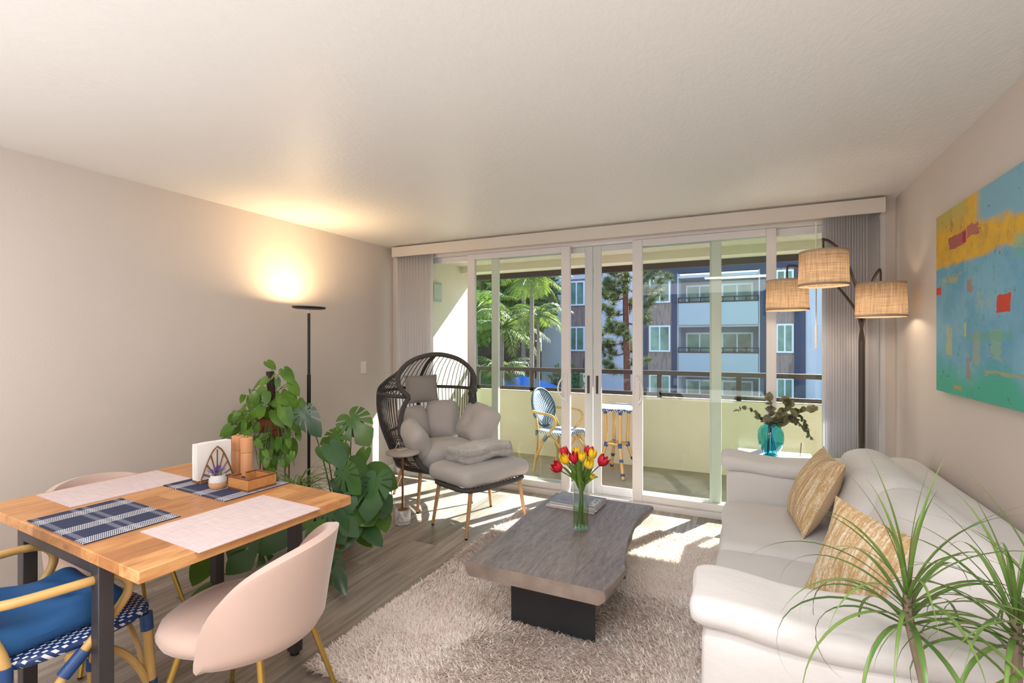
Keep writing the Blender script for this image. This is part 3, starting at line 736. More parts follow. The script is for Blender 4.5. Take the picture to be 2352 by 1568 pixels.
bush('garden_bush', 'leafy bush low beside the umbrella by the white wall', (-7.6, 22, -.55), (.9, .6, .95), 800, .2, 'bush', 9, False)
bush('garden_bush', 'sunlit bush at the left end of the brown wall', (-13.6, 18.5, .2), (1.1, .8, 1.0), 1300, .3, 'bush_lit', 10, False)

def frond(mb, base, az, el, L, rnd, nl=24, lw=.022, ll=.42, droop=1.1):
    d = Vector((math.cos(az), math.sin(az), 0)); pts = []
    for i in range(11):
        t = i / 10; e = el - droop * t * 1.3
        if i == 0: p = Vector(base)
        else: p = pts[-1] + (d * math.cos(e) + Vector((0, 0, math.sin(e)))) * L / 10
        pts.append(p)
    mb.tube(pts, [.028 * (1 - .8 * i / 10) for i in range(11)], 4)
    side = d.cross(Vector((0, 0, 1)))
    for i in range(nl):
        t = .12 + .86 * i / nl; k = min(9, int(t * 10)); f = t * 10 - k; p = pts[k].lerp(pts[k + 1], f); ax = (pts[k + 1] - pts[k]).normalized()
        l = ll * math.sin(PI * min(1, .15 + t * .85)) ** .6 * rnd.uniform(.85, 1.1)
        for sg in (-1, 1):
            q = (side * sg * .8 + ax * .55 + Vector((0, 0, -.25 - .35 * rnd.random()))).normalized()
            up = ax * lw
            mb.add([p - up * .5, p + q * l * .5 - up * .6 + Vector((0, 0, .02)), p + q * l + Vector((0, 0, -.08 * l)), p + q * l * .5 + up * .6, p + up * .5], [(0, 1, 2, 3, 4)])
def palm(label, x, y, ztop, L, n, seed, r=.09, lit=.35, group=None, lean=0, ll=.5):
    rnd = random.Random(seed); o = thing('palm_tree', label, 'palm', (x, y, GZ), group=group)
    h = ztop - GZ
    MB().tube([(0, 0, 0), (lean * .3, 0, h * .5), (lean, 0, h)], [r * 1.25, r, r * .8], 12).build('trunk', 'palm_trunk', o)
    a = MB(); b = MB()
    for i in range(int(n * 1.6)):
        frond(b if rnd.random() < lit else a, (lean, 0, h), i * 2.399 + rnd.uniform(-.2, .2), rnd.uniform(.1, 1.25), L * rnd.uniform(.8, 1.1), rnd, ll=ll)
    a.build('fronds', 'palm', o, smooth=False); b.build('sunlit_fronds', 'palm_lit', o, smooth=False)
    return o
palm('tall slim palm standing left of the white end wall', -6.0, 14, 3.35, 1.7, 13, 1, .075)
palm('thinner second palm trunk just right of the slim palm', -6.45, 15.6, 2.3, 1.4, 9, 2, .06)
palm('low wide palm in the middle of the garden below the others', -8.3, 16.5, 1.9, 2.3, 13, 3, .10, .55)
palm('feathery palm behind the green glass at the left', -9.6, 16.8, 2.6, 2.3, 14, 4, .1, .6)
palm('small arching palm low in front of the brown wall', -9.1, 18.0, .2, 1.5, 11, 5, .08, .2)
palm('leaning palm high up behind the slim palm', -9.2, 20.5, 4.3, 2.4, 14, 6, .1, .3)
palm('short palm at the far left edge of the garden', -10.2, 15.8, .4, 1.6, 11, 7, .08, .8)

# pine in front of the white wall
rnd = random.Random(21)
pn = thing('pine_tree', 'tall pine tree with reddish trunk in front of the white wall', 'tree', (-3.29, 15, GZ))
MB().tube([(0, 0, 0), (.02, 0, 3), (-.04, 0, 6), (0, 0, 8.6)], [.16, .11, .09, .05], 12).build('trunk', 'pine_bark', pn)
br = MB(); nd = MB()
for z, az, L in [(3.9, 3.3, .55), (4.1, .3, .45), (4.4, 3.0, .9), (4.75, 2.9, 1.0), (5.1, 3.3, .6), (5.3, .1, .6), (5.6, 3.5, .75), (5.9, .2, .8), (6.1, 2.8, .8), (6.3, 0, 1.1), (6.5, 3.2, .9), (6.7, -.4, 1.1), (6.85, 2.7, .7), (7.0, .3, 1.2), (7.3, 3.4, .9), (7.5, -.2, .9), (7.8, 2.9, .9), (8.1, .5, .7), (8.3, 4.5, .5), (5.0, 4.6, .6), (5.8, 1.5, .6), (6.6, 4.7, .7), (7.4, 1.4, .7), (4.6, 1.6, .5), (6.2, 4.3, .8), (7.1, 4.2, .8)]:
    d = Vector((math.cos(az), math.sin(az), 0)); p0 = Vector((0, 0, z))
    L *= 1.12; pts = [p0 + d * L * t + Vector((0, 0, -.15 * math.sin(t * PI) * L + .28 * L * t * t)) for t in (0, .25, .5, .75, 1)]
    br.tube(pts, [.028, .022, .017, .012, .006], 5)
    for t in range(15):
        u = .35 + .65 * t / 14; k = min(3, int(u * 4)); p = pts[k].lerp(pts[k + 1], u * 4 - k) + Vector([rnd.gauss(0, .08) for _ in range(3)])
        for _ in range(130):
            a = Vector([rnd.gauss(0, 1) for _ in range(3)]) + Vector((0, 0, .5)) + d * .5; a.normalize(); b = a.orthogonal().normalized() * .006
            l = rnd.uniform(.12, .24); nd.add([p - b, p + b, p + a * l], [(0, 1, 2)])
br.build('branches', 'pine_bark', pn); nd.build('needles', 'pine', pn, smooth=False)

um = thing('garden_umbrella', 'bright blue patio umbrella down in the courtyard', 'umbrella', (-9.0, 20, GZ + .12))
MB().tube([(0, 0, -.12), (0, 0, 3.0)], .03, 8).build('pole', 'bld_rail', um)
MB().lathe([(1.95, 2.42), (1.9, 2.5), (1.0, 2.82), (.05, 3.08), (0, 3.1)], n=8).build('canopy', 'umbrella', um, smooth=False, solid=.01)

# ------------------------------------------------------------------ dining table
TR = math.radians(-3)
tb = thing('dining_table', 'square-edged oak dining table with charcoal steel legs', 'table', (-2.19, 1.262, 0), TR)
MB().b2(-.615, .615, -.405, .405, .722, .76).build('tabletop', 'tabletop', tb, bevel=.003)
for y in (-.365, .365):
    for x in (-.30, .30):
        l = MB().b2(x - .026, x + .026, y - .022, y + .022, .014, .722).build('leg', 'charcoal_metal', tb, bevel=.003)
        MB().lathe([(.02, 0), (.02, .014)], (x, y, 0), 12).build('levelling_foot', 'black_rubber', l)
    MB().b2(-.274, .274, y - .022, y + .022, .672, .722).build('apron_rail', 'charcoal_metal', tb, bevel=.003)
def placemat(label, x, y, sx, sy, mat, group):
    m = MB().b2(-sx / 2, sx / 2, -sy / 2, sy / 2, 0, .0028).build('placemat', mat, smooth=False)
    m.location = (x, y, .7605); m.rotation_euler[2] = TR; tag(m, label, 'placemat', group)
placemat('pink woven placemat on the wall side of the dining table', -2.613, 1.27, .33, .47, 'pinkmat', 'woven pink placemats')
placemat('pink woven placemat in front of the blush chair with its back to the room', -1.732, 1.225, .36, .47, 'pinkmat', 'woven pink placemats')
placemat('empty navy and white plaid placemat in front of the blue rattan chair', -2.19, 1.018, .455, .30, 'plaid', 'plaid placemats')
placemat('navy plaid placemat under the napkins, pepper mills and wooden tray', -2.20, 1.508, .48, .31, 'plaid', 'plaid placemats')
TZ = .7635
nh = thing('napkin_holder', 'wooden fan-shaped napkin holder on the plaid placemat', 'napkin holder', (-2.33, 1.53, TZ), TR)
for x in (-.032, .032):
    m = MB(); W, HH = .078, .155
    arch = [Vector((x, s * W * (1 - t) ** .62, HH * t + .008)) for s, rg in ((-1, range(0, 11)), (1, range(9, -1, -1))) for t in [k / 10 for k in rg]]
    m.tube(arch, .0035, 6)
    m.tube([(x, -W, .008), (x, W, .008)], .004, 6)
    for k in range(1, 8):
        a = PI * k / 8; L = HH * (.62 + .38 * math.sin(a) ** 2) * .9
        yy = math.cos(a) * L; zz = math.sin(a) * L
        k_ = min(1, W * max(0, 1 - zz / HH) ** .62 / max(abs(yy), 1e-4)) if abs(yy) > 1e-3 else 1
        m.tube([(x, 0, .01), (x, yy * k_, .008 + zz * (1 if abs(k_) > .99 else .97))], .0032, 5)
    m.build('side_panel', 'napkin_wood', nh)
MB().b2(-.036, .036, -.08, .08, 0, .008).build('base', 'napkin_wood', nh, bevel=.002)
nk = MB()
for i in range(7):
    nk.rbox((-.021 + i * .0068, -.004 + .003 * math.sin(i * 3), .096), (.0062, .162, .17), .002, 6, wob=.003, ws=14)
o = nk.build('napkins', 'napkin'); o.location = (-2.33, 1.53, TZ + .002); o.rotation_euler[2] = TR; tag(o, 'wad of white paper napkins in the wooden holder', 'napkins')
for i, (x, y, lb) in enumerate(((-2.345, 1.668, 'wooden pepper mill behind the napkins, the left one of the pair'), (-2.262, 1.655, 'wooden salt mill beside it, standing directly behind the tray'))):
    p = thing('pepper_mill', lb, 'pepper mill', (x, y, TZ), group='turned wooden mills')
    MB().lathe([(.028, 0), (.0285, .004), (.0275, .11), (.027, .1115)], n=28).build('body', 'mill', p)
    MB().lathe([(.0262, .1115), (.0262, .1145)], n=28).build('brass_ring', 'gold', p)
    MB().lathe([(.0285, .1145), (.0295, .15), (.0288, .184), (.026, .187), (0, .187)], n=28).build('head', 'mill', p)
    MB().lathe([(.003, .187), (.007, .19), (.007, .194), (0, .197)], n=14).build('knob', 'gold', p)
tr = thing('wooden_tray', 'small two-tone acacia wood tray with a slot cut in its side', 'tray', (-2.055, 1.533, TZ), TR)
a, b, k = .072, .07, .011
MB().b2(-a, a, -b, b, 0, .008).build('base', 'tray_dark', tr, bevel=.001)
MB().b2(-a, a, -b, -b + k, .008, .05).b2(-a, a, b - k, b, .008, .05).b2(a - k, a, -b + k, b - k, .008, .05).b2(-a, -a + k, -b + k, -.012, .008, .05).b2(-a, -a + k, .012, b - k, .008, .05).build('side_walls', 'tray', tr, bevel=.001)
MB().b2(-a, a, -b, -b + k, .05, .056).b2(-a, a, b - k, b, .05, .056).b2(a - k, a, -b + k, b - k, .05, .056).b2(-a, -a + k, -b + k, -.012, .05, .056).b2(-a, -a + k, .012, b - k, .05, .056).build('rim', 'tray_dark', tr, bevel=.001)
fp = thing('flower_pot', 'tiny speckled ceramic pot with purple flowers on the plaid placemat', 'flower pot', (-2.172, 1.447, TZ))
MB().lathe([(.026, 0), (.033, .006), (.0375, .018), (.037, .032)], n=32).build('clay_base', 'ceramic_raw', fp)
MB().lathe([(.037, .032), (.036, .045), (.029, .058), (.0285, .062), (.025, .062), (.026, .05), (0, .05)], n=32).build('glazed_rim', 'ceramic', fp)
m = MB(); rnd = random.Random(3)
for i in range(46):
    a = rnd.uniform(0, 2 * PI); r = rnd.uniform(0, .038); c = Vector((math.cos(a) * r - .008, math.sin(a) * r, .072 + rnd.uniform(0, .03) - r * .3))
    for k in range(5):
        q = k * 2 * PI / 5 + a; d = Vector((math.cos(q), math.sin(q), rnd.uniform(-.3, .6))) * .0075; e = Vector((-math.sin(q), math.cos(q), 0)) * .0035
        m.add([c, c + d * .6 + e, c + d, c + d * .6 - e], [(0, 1, 2, 3)])
m.build('flowers', 'purple', fp, smooth=False)
m = MB()
for i in range(12):
    a = i * 2.4; m.tube([(math.cos(a) * .008, math.sin(a) * .008, .05), (math.cos(a) * .022, math.sin(a) * .022, .085)], .001, 4)
m.build('stems', 'stem', fp)

# ------------------------------------------------------------------ blush velvet chairs
def make_shell_chair(label, loc, rz):
    t = thing('velvet_chair', label, 'chair', loc, rz, 'blush velvet shell chairs')
    m = MB(); n = 36; prof = [(0, .385), (.12, .383), (.20, .388), (.235, .405), (.245, .43), (.235, .458), (.19, .472), (.1, .478), (0, .478)]
    vs = []
    for r, z in prof:
        for k in range(n):
            a = 2 * PI * k / n; c, s_ = math.cos(a), math.sin(a)
            e = (abs(c) ** 2.5 + abs(s_) ** 2.5) ** (-1 / 2.5)
            vs.append((c * r * e * 1.0 + .055, s_ * r * e * .98, z))
    fs = [(i * n + k, i * n + (k + 1) % n, (i + 1) * n + (k + 1) % n, (i + 1) * n + k) for i in range(len(prof) - 1) for k in range(n)]
    m.add(vs, fs).build('seat', 'pink', t, angle=180)
    m = MB(); NA, NS = 40, 14; amax = math.radians(97); vs = []
    for i in range(NA + 1):
        a = -amax + 2 * amax * i / NA; u = abs(a) / amax
        ht = .335 * max(0.0, 1 - u ** 2.3) ** .62 + .03
        for j in range(NS + 1):
            q = j / NS; z = .375 + q * ht
            zz = (z - .375) / .45
            r = .195 + .03 * min(1, q * 8) + .075 * zz ** 1.2 * max(0, math.cos(a)) ** .5 * 1.0
            if j == 0: r = .17
            vs.append((-math.cos(a) * r * 1.0 + .01, math.sin(a) * r * 1.05, z))
    fs = [(i * (NS + 1) + j, (i + 1) * (NS + 1) + j, (i + 1) * (NS + 1) + j + 1, i * (NS + 1) + j + 1) for i in range(NA) for j in range(NS)]
    o = m.add(vs, fs).build('backrest', 'pink', t, angle=180, solid=.034)
    mm = o.modifiers.new('b', 'BEVEL'); mm.width = .012; mm.segments = 3; mm.limit_method = 'ANGLE'; mm.angle_limit = math.radians(50)
    for sx in (-1, 1):
        for sy in (-1, 1):
            l = MB().tube([(sx * .14 + .03, sy * .14, .395), (sx * .235 + .03, sy * .225, .008)], [.0125, .0085], 12).build('leg', 'gold', t)
            MB().lathe([(.0095, 0), (.0095, .008)], (sx * .235 + .03, sy * .225, 0), 12).build('foot_cap', 'brass', l)
    return t
make_shell_chair('blush velvet shell chair in front of the table, its rounded back to the room', (-1.625, 1.225, 0), math.radians(198))
make_shell_chair('blush velvet shell chair on the far side of the table by the wall', (-2.80, 1.34, 0), math.radians(-4))

# ------------------------------------------------------------------ rattan bistro chairs
def make_bistro(label, loc, rz, weave_mat, wrap, group=None):
    t = thing('rattan_armchair', label, 'chair', loc, rz, group)
    # seat
    m = MB(); n = 40; vs = []; prof = [(0, .425), (.9, .425), (1, .433), (1.02, .445), (1, .456), (.9, .462), (0, .458)]
    for r, z in prof:
        for k in range(n):
            a = 2 * PI * k / n; c, s_ = math.cos(a), math.sin(a); e = (abs(c) ** 5 + abs(s_) ** 5) ** (-1 / 5)
            w = .225 - .02 * (c < 0) * abs(c)
            vs.append((c * e * r * .215, s_ * e * r * w, z + .012 * (c * r) ** 2))
    fs = [(i * n + k, i * n + (k + 1) % n, (i + 1) * n + (k + 1) % n, (i + 1) * n + k) for i in range(len(prof) - 1) for k in range(n)]
    m.add(vs, fs).build('seat', weave_mat, t, angle=60)
    # oval back
    tilt = rot('Y', math.radians(-14)); c0 = Vector((-.255, 0, .69))
    ring = [c0 + tilt @ Vector((-.02 * math.cos(k * PI / 16) ** 2, .195 * math.sin(k * PI / 16), .215 * math.cos(k * PI / 16))) for k in range(32)]
    m = MB(); vs = [c0 + tilt @ Vector((-.035, 0, 0))]; fs = []
    for q in (.33, .66, 1):
        for k in range(32): vs.append(c0 + tilt @ Vector((-.035 * (1 - q * q) - .02 * math.cos(k * PI / 16) ** 2 * q, .195 * q * math.sin(k * PI / 16), .215 * q * math.cos(k * PI / 16))))
    for k in range(32):
        fs.append((0, 1 + k, 1 + (k + 1) % 32))
        for q in (0, 1): fs.append((1 + q * 32 + k, 1 + (q + 1) * 32 + k, 1 + (q + 1) * 32 + (k + 1) % 32, 1 + q * 32 + (k + 1) % 32))
    o = m.add(vs, fs).build('backrest', weave_mat, t, angle=180, solid=.014)
    MB().tube(ring, .014, 10, closed=True).build('back_frame', wrap, t)
    for s_ in (-1, 1):
        # rear leg and post in one cane
        post = smoothpath([(-.235, s_ * .205, 0), (-.20, s_ * .2, .22), (-.195, s_ * .195, .44), (-.225, s_ * .17, .56), (-.262, s_ * .17, .62)], 5)
        l = MB().tube(post, .0155, 10).build('leg', 'rattan', t)
        MB().tube([Vector((-.198, s_ * .198, .40)), Vector((-.197, s_ * .195, .46))], .0185, 10).build('binding', wrap, l)
        l = MB().tube([(.205, s_ * .215, 0), (.185, s_ * .195, .425)], .0165, 10).build('leg', 'rattan', t)
        MB().tube([(.187, s_ * .197, .375), (.184, s_ * .194, .435)], .0205, 10).build('binding', wrap, l); MB().tube([(.199, s_ * .209, .105), (.195, s_ * .205, .19)], .0195, 10).build('binding', wrap, l)
        arm = smoothpath([(-.285, s_ * .185, .665), (-.20, s_ * .235, .66), (-.05, s_ * .262, .655), (.02, s_ * .265, .650), (.065, s_ * .263, .638), (.092, s_ * .26, .608), (.095, s_ * .257, .57), (.07, s_ * .25, .525), (.02, s_ * .243, .47), (-.045, s_ * .235, .40), (-.12, s_ * .225, .30), (-.215, s_ * .207, .12)], 6)
        a_ = MB().tube(arm, .0145, 10).build('arm', 'rattan', t)
        MB().tube([Vector((-.02, s_ * .238, .425)), Vector((-.075, s_ * .231, .37))], .021, 10).build('binding', wrap, a_)
        MB().tube(bez((.195, s_ * .205, .14), (.12, s_ * .21, .42), (-.06, s_ * .215, .415), 10), .012, 8).build('side_brace', 'rattan', t)
    for x, zz in ((.192, .14), (-.2, .14)):
        MB().tube(bez((x, -.2, zz), (x, -.12, .40), (x, .08, .415), 10), .010, 8).tube(bez((x, .2, zz), (x, .12, .40), (x, -.08, .415), 10), .010, 8).build('cross_brace', 'rattan', t)
    return t
make_bistro('rattan armchair with navy woven seat tucked under the dining table', (-2.185, .87, 0), math.radians(90), 'weave_blue', 'blue_wrap', 'rattan bistro armchairs')
make_bistro('rattan armchair with pale blue woven oval back out on the balcony', (-1.84, 5.14, 0), math.radians(-16), 'weave_light', plain('slate_binding', '#4a6478', .5), 'rattan bistro armchairs')
cu = thing('seat_cushion', 'royal blue tufted cushion on the rattan dining armchair', 'cushion', (-2.195, .82, .462), math.radians(90))
def tuft(o):
    z = o.z
    for tx in (-.07, .09):
        for ty in (-.075, .075):
            d = math.hypot(o.x - tx, o.y - ty); z -= .034 * math.exp(-(d / .04) ** 2) * (1 if o.z > 0 else 0)
    return Vector((o.x, o.y, z + .012 * math.sin(o.x * 30) * math.sin(o.y * 26) * (o.z > 0)))
MB().rbox((0, 0, .05), (.38, .385, .095), .046, 20, puff=.018, wob=.006, ws=9, fn=tuft).build('cushion_pad', 'blue_fabric', cu, angle=180, sub=1)
bt = MB()
for tx in (-.07, .09):
    for ty in (-.075, .075): bt.lathe([(0, .006), (.007, .004), (.009, 0)], (tx, ty, .078), 12)
bt.build('tufting_buttons', 'blue_fabric', cu)

bt = thing('bistro_table', 'round white woven bistro table with rattan legs on the balcony', 'table', (-1.27, 5.30, 0))
MB().lathe([(0, .70), (.235, .70), (.252, .705), (.258, .718), (.252, .731), (.235, .736), (0, .736)], n=48).build('tabletop', 'table_weave', bt)
MB().lathe([(.24, .7345), (.258, .728), (.264, .718), (.258, .706), (.24, .6995)], n=48, caps=False).build('woven_rim', 'weave_blue', bt)
MB().lathe([(.155, .7366), (.172, .7366)], n=48, caps=False).build('blue_band', 'blue_wrap', bt, solid=.001)
for k in range(4):
    a = k * PI / 2 + .5; c, s_ = math.cos(a), math.sin(a)
    l = MB().tube([(c * .13, s_ * .13, .70), (c * .115, s_ * .115, .34), (c * .125, s_ * .125, .30), (c * .235, s_ * .235, 0)], .017, 10).build('leg', 'rattan', bt)
    for pa, pb in (((.116, .35), (.123, .30)), ((.128, .655), (.13, .69)), ((.165, .19), (.175, .16)), ((.215, .055), (.224, .03))): MB().tube([(c * pa[0], s_ * pa[0], pa[1]), (c * pb[0], s_ * pb[0], pb[1])], .021, 10).build('binding', 'blue_wrap', l)
    b_ = a + PI / 2
    MB().tube([(c * .115, s_ * .115, .33), (math.cos(b_) * .115, math.sin(b_) * .115, .33)], .014, 8).build('stretcher', 'rattan', bt)

# ------------------------------------------------------------------ torchiere
tc = thing('torchiere_lamp', 'slim black torchiere floor lamp glowing against the left wall', 'floor lamp', (-3.22, 2.91, 0))
MB().lathe([(.125, 0), (.125, .018), (.12, .022), (0, .022)], n=40).build('base', 'black', tc)
MB().tube([(0, 0, .02), (0, 0, .90)], .0125, 12).tube([(0, 0, .90), (0, 0, 1.16)], .0155, 12).tube([(0, 0, 1.16), (0, 0, 1.66)], .011, 12).build('pole', 'black', tc)
MB().tube([(0, 0, 1.66), (0, 0, 1.69)], .0085, 10).build('joint', 'plastic_white', tc)
tl = rot('Y', math.radians(2))
MB().lathe([(0, .0), (.10, .002), (.125, .008), (.13, .016), (.128, .024), (.118, .022)], (0, 0, 1.69), 48, tl).build('lamp_head', 'black', tc)
MB().lathe([(.117, .020), (0, .0201)], (0, 0, 1.69), 48, tl).build('diffuser', 'warm_disc', tc)

# ------------------------------------------------------------------ little side table
sd = thing('side_table', 'small round side table with copper stem and white marble foot', 'side table', (-2.445, 3.13, 0))
MB().lathe([(.056, 0), (.062, .004), (.062, .105), (.058, .11), (0, .11)], n=40).build('marble_foot', 'marble', sd)
MB().lathe([(.042, .11), (.042, .114), (0, .114)], n=32).build('collar', 'copper', sd)
MB().tube([(0, 0, .11), (0, 0, .548)], .0095, 16).build('stem', 'copper', sd)
MB().lathe([(.0, .546), (.122, .546), (.131, .551), (.133, .558), (.131, .566), (.12, .568), (0, .568)], n=56).build('top', 'marble_grey', sd)
cb = MB().tube(smoothpath([(-2.50, 3.13, .5705), (-2.47, 3.17, .573), (-2.47, 3.30, .575), (-2.475, 3.33, .70), (-2.52, 3.36, .72), (-2.60, 3.30, .62), (-2.66, 3.26, .45), (-2.66, 3.25, .2), (-2.63, 3.3, .004)], 8), .003, 6).build('charging_cable', 'plastic_white')
tag(cb, 'thin white cable trailing over the small round side table', 'cable')

# ------------------------------------------------------------------ egg chair
EA = math.radians(-34)
eg = thing('egg_chair', 'charcoal wicker egg chair with grey cushions by the window', 'armchair', (-2.57, 3.73, 0), EA)
def P3(pts, k=6): return smoothpath(pts, k)
half_top = [(.17, .285, .955), (.12, .36, 1.06), (.08, .335, 1.17), (.07, .21, 1.27), (.07, 0, 1.315)]
top_full = [(x, -y, z) for x, y, z in half_top] + [(x, y, z) for x, y, z in half_top[::-1][1:]]
rim_top = P3(top_full, 6)
belt_full = [(.17, -.285, .955), (0, -.43, .965), (-.17, -.455, .97), (-.33, -.30, .98), (-.40, 0, .99), (-.33, .30, .98), (-.17, .455, .97), (0, .43, .965), (.17, .285, .955)]
belt = P3(belt_full, 6)
base_full = [(.30, -.24, .355), (.12, -.30, .345), (-.08, -.31, .34), (-.22, -.22, .34), (-.27, 0, .34), (-.22, .22, .34), (-.08, .31, .34), (.12, .30, .345), (.30, .24, .355)]
basel = P3(base_full, 6)
def armline(s_): return P3([(.17, s_ * .285, .955), (.155, s_ * .33, .87), (.19, s_ * .37, .74), (.26, s_ * .385, .66), (.36, s_ * .35, .60), (.47, s_ * .29, .44), (.50, s_ * .2, .375)], 6)
front = P3([(.50, -.2, .375), (.53, 0, .37), (.50, .2, .375)], 6)
fr = MB()
fr.tube(rim_top, .021, 10).tube(belt, .016, 8).tube(basel, .017, 8)
for s_ in (-1, 1): fr.tube(armline(s_), .021, 10).tube([(.30, s_ * .24, .355), (.50, s_ * .2, .375)], .016, 8)
fr.tube(front, .019, 10)
fr.tube(P3([(.07, 0, 1.315), (-.18, 0, 1.21), (-.40, 0, .99), (-.38, 0, .7), (-.27, 0, .34)], 6), .016, 8)
for s_ in (-1, 1):
    fr.tube(P3([(.08, s_ * .335, 1.17), (-.06, s_ * .42, 1.08), (-.17, s_ * .455, .97), (-.17, s_ * .43, .7), (-.08, s_ * .31, .34)], 6), .014, 8)
    fr.tube([(.05, s_ * .43, .66), (.19, s_ * .37, .72)], .012, 6)
fr.build('wicker_frame', 'wicker', eg)
def samp(path, t):
    f = t * (len(path) - 1); k = min(len(path) - 2, int(f)); return path[k].lerp(path[k + 1], f - k)
st = MB()
def bulge(a, b, amt, n=6):
    m = (a + b) / 2; out = Vector((m.x + .02, m.y, 0)); out = out.normalized() * amt if out.length > .01 else Vector((-amt, 0, 0))
    return [a.lerp(b, k / n) + out * math.sin(PI * k / n) for k in range(n + 1)]
for i in range(50):
    t = (i + .5) / 50
    a = samp(rim_top, t); b = samp(belt, t)
    pth = [a.lerp(b, k / 5) + Vector((0, 0, .05 * math.sin(PI * k / 5) * (1 - abs(2 * t - 1)))) for k in range(6)]
    st.tube(pth, .0038, 5)
for i in range(60):
    t = .07 + .86 * (i + .5) / 60
    st.tube(bulge(samp(belt, t), samp(basel, t), .035), .0038, 5)
st.build('hood_strands', 'wicker', eg)
st = MB()
for s_ in (-1, 1):
    al = armline(s_); rib = P3([(-.02, s_ * .435, .96), (.02, s_ * .43, .66), (.08, s_ * .33, .345)], 8)
    for i in range(9):
        t = .52 + .45 * i / 8; a = samp(al, t); zt = max(.35, min(.95, a.z)); r_ = samp(rib, min(1, (.96 - zt) / .61 + .02))
        st.tube([a, (a + r_) / 2 + Vector((0, s_ * .02, -.01)), r_], .0045, 5)
for i in range(12):
    t = (i + .5) / 12; x = -.2 + .66 * t; y = .27 - .1 * t
    st.tube([(x, -y, .35), (x, 0, .345), (x, y, .35)], .0045, 5)
st.build('side_strands', 'wicker', eg)
for x, y, fx, fy in ((.22, -.20, .28, -.25), (.22, .20, .28, .25), (-.2, -.2, -.33, -.26), (-.2, .2, -.33, .26)):
    l = MB().tube([(x, y, .34), (fx, fy, .012)], [.017, .012], 12).build('leg', 'egg_wood', eg)
    MB().lathe([(.011, 0), (.012, .014)], (fx, fy, 0), 12).build('foot_pad', 'black_rubber', l)
MB().tube([(.22, -.2, .325), (.22, .2, .325)], .013, 8).tube([(-.2, -.2, .325), (.22, -.2, .325)], .013, 8).tube([(-.2, .2, .325), (.22, .2, .325)], .013, 8).tube([(-.2, -.2, .325), (-.2, .2, .325)], .013, 8).build('under_frame', 'egg_wood', eg)
def tuf(cx, cy, d=.03, s=.05):
    def f(o):
        q = math.hypot(o.x - cx, o.y - cy)
        return Vector((o.x, o.y, o.z - d * math.exp(-(q / s) ** 2) * (1 if o.z > 0 else -1)))
    return f
MB().rbox((.17, 0, .46), (.60, .50, .20), .095, 18, R3(y=math.radians(-6)), puff=.03, wob=.012, ws=6, fn=tuf(-.05, 0)).build('seat_cushion', 'egg_fabric', eg, angle=180, sub=1)
MB().rbox((-.16, -.13, .66), (.36, .30, .17), .08, 14, R3(y=math.radians(72), z=math.radians(22)), puff=.03, wob=.012, ws=7).build('back_cushion', 'egg_fabric', eg, angle=180, sub=1)
MB().rbox((-.15, .15, .68), (.38, .32, .18), .085, 14, R3(y=math.radians(70), z=math.radians(-24)), puff=.03, wob=.012, ws=7).build('back_cushion', 'egg_fabric', eg, angle=180, sub=1)
MB().rbox((.24, .33, .69), (.46, .36, .18), .08, 14, R3(x=math.radians(62), y=math.radians(4)) , puff=.035, wob=.012, ws=7, fn=tuf(.02, 0)).build('side_cushion', 'egg_fabric', eg, angle=180, sub=1)
MB().rbox((.22, -.27, .62), (.48, .30, .15), .072, 14, R3(x=math.radians(-64), y=math.radians(10)), puff=.035, wob=.012, ws=7, fn=tuf(.02, 0)).build('side_cushion', 'egg_fabric', eg, angle=180, sub=1)
hp = MB().pillow((-.25, -.02, .98), .33, .27, .13, R3(z=0) @ rot('Y', math.radians(78)) @ rot('Z', math.radians(90)), n=16, pinch=.06)
hp.build('head_pillow', plain('grey_headrest', '#a09b98', .9, bump=.2, bs=10), eg, angle=180)

# ottoman
ot = thing('ottoman', 'grey cushioned ottoman with oak legs in front of the egg chair', 'ottoman', (-1.915, 3.42, 0), math.radians(-20))
ring = []
for k in range(32):
    a = 2 * PI * k / 32; c, s_ = math.cos(a), math.sin(a); e = (abs(c) ** 5 + abs(s_) ** 5) ** (-1 / 5); ring.append((c * e * .235, s_ * e * .31, .345))
m = MB().tube(ring, .018, 10, closed=True)
for i in range(16):
    y = -.27 + .54 * i / 15; m.tube([(-.225, y, .345), (.225, y, .345)], .005, 5)
m.build('wicker_frame', 'wicker', ot)
for sx in (-1, 1):
    for sy in (-1, 1):
        l = MB().tube([(sx * .19, sy * .25, .335), (sx * .205, sy * .305, .012)], [.017, .012], 12).build('leg', 'egg_wood', ot)
        MB().lathe([(.011, 0), (.012, .014)], (sx * .205, sy * .305, 0), 12).build('foot_pad', 'black_rubber', l)
MB().rbox((0, 0, .425), (.50, .68, .125), .06, 20, puff=.022, wob=.010, ws=6, fn=tuf(0, 0, .02)).build('cushion', 'egg_fabric', ot, angle=180, sub=1)
th = MB()
def fold(o): return o + Vector((0, 0, .012 * math.sin(o.x * 16) + .01 * math.sin(o.y * 22 + 1)))
th.rbox((0, 0, .034), (.28, .48, .068), .032, 22, wob=.012, ws=9, fn=fold).rbox((.0, .0, .078), (.27, .47, .066), .032, 22, R3(y=.03), wob=.014, ws=8, fn=fold)
o = th.build('fur_throw', 'fur', angle=180, sub=1)
rr = random.Random(4); fz = MB(); me_ = o.data; pl = list(me_.polygons)
for _ in range(16000):
    p_ = rr.choice(pl); vv = [me_.vertices[i].co for i in p_.vertices]; a_, b_ = rr.random(), rr.random()
    q_ = vv[0].lerp(vv[1], a_).lerp(vv[3].lerp(vv[2], a_), b_); nn = (p_.normal + Vector([rr.gauss(0, .6) for _ in range(3)]) + Vector((0, .5, -.1))).normalized(); sd_ = nn.orthogonal().normalized() * .0011
    fz.add([q_ - sd_, q_ + sd_, q_ + nn * rr.uniform(.008, .016)], [(0, 1, 2)])
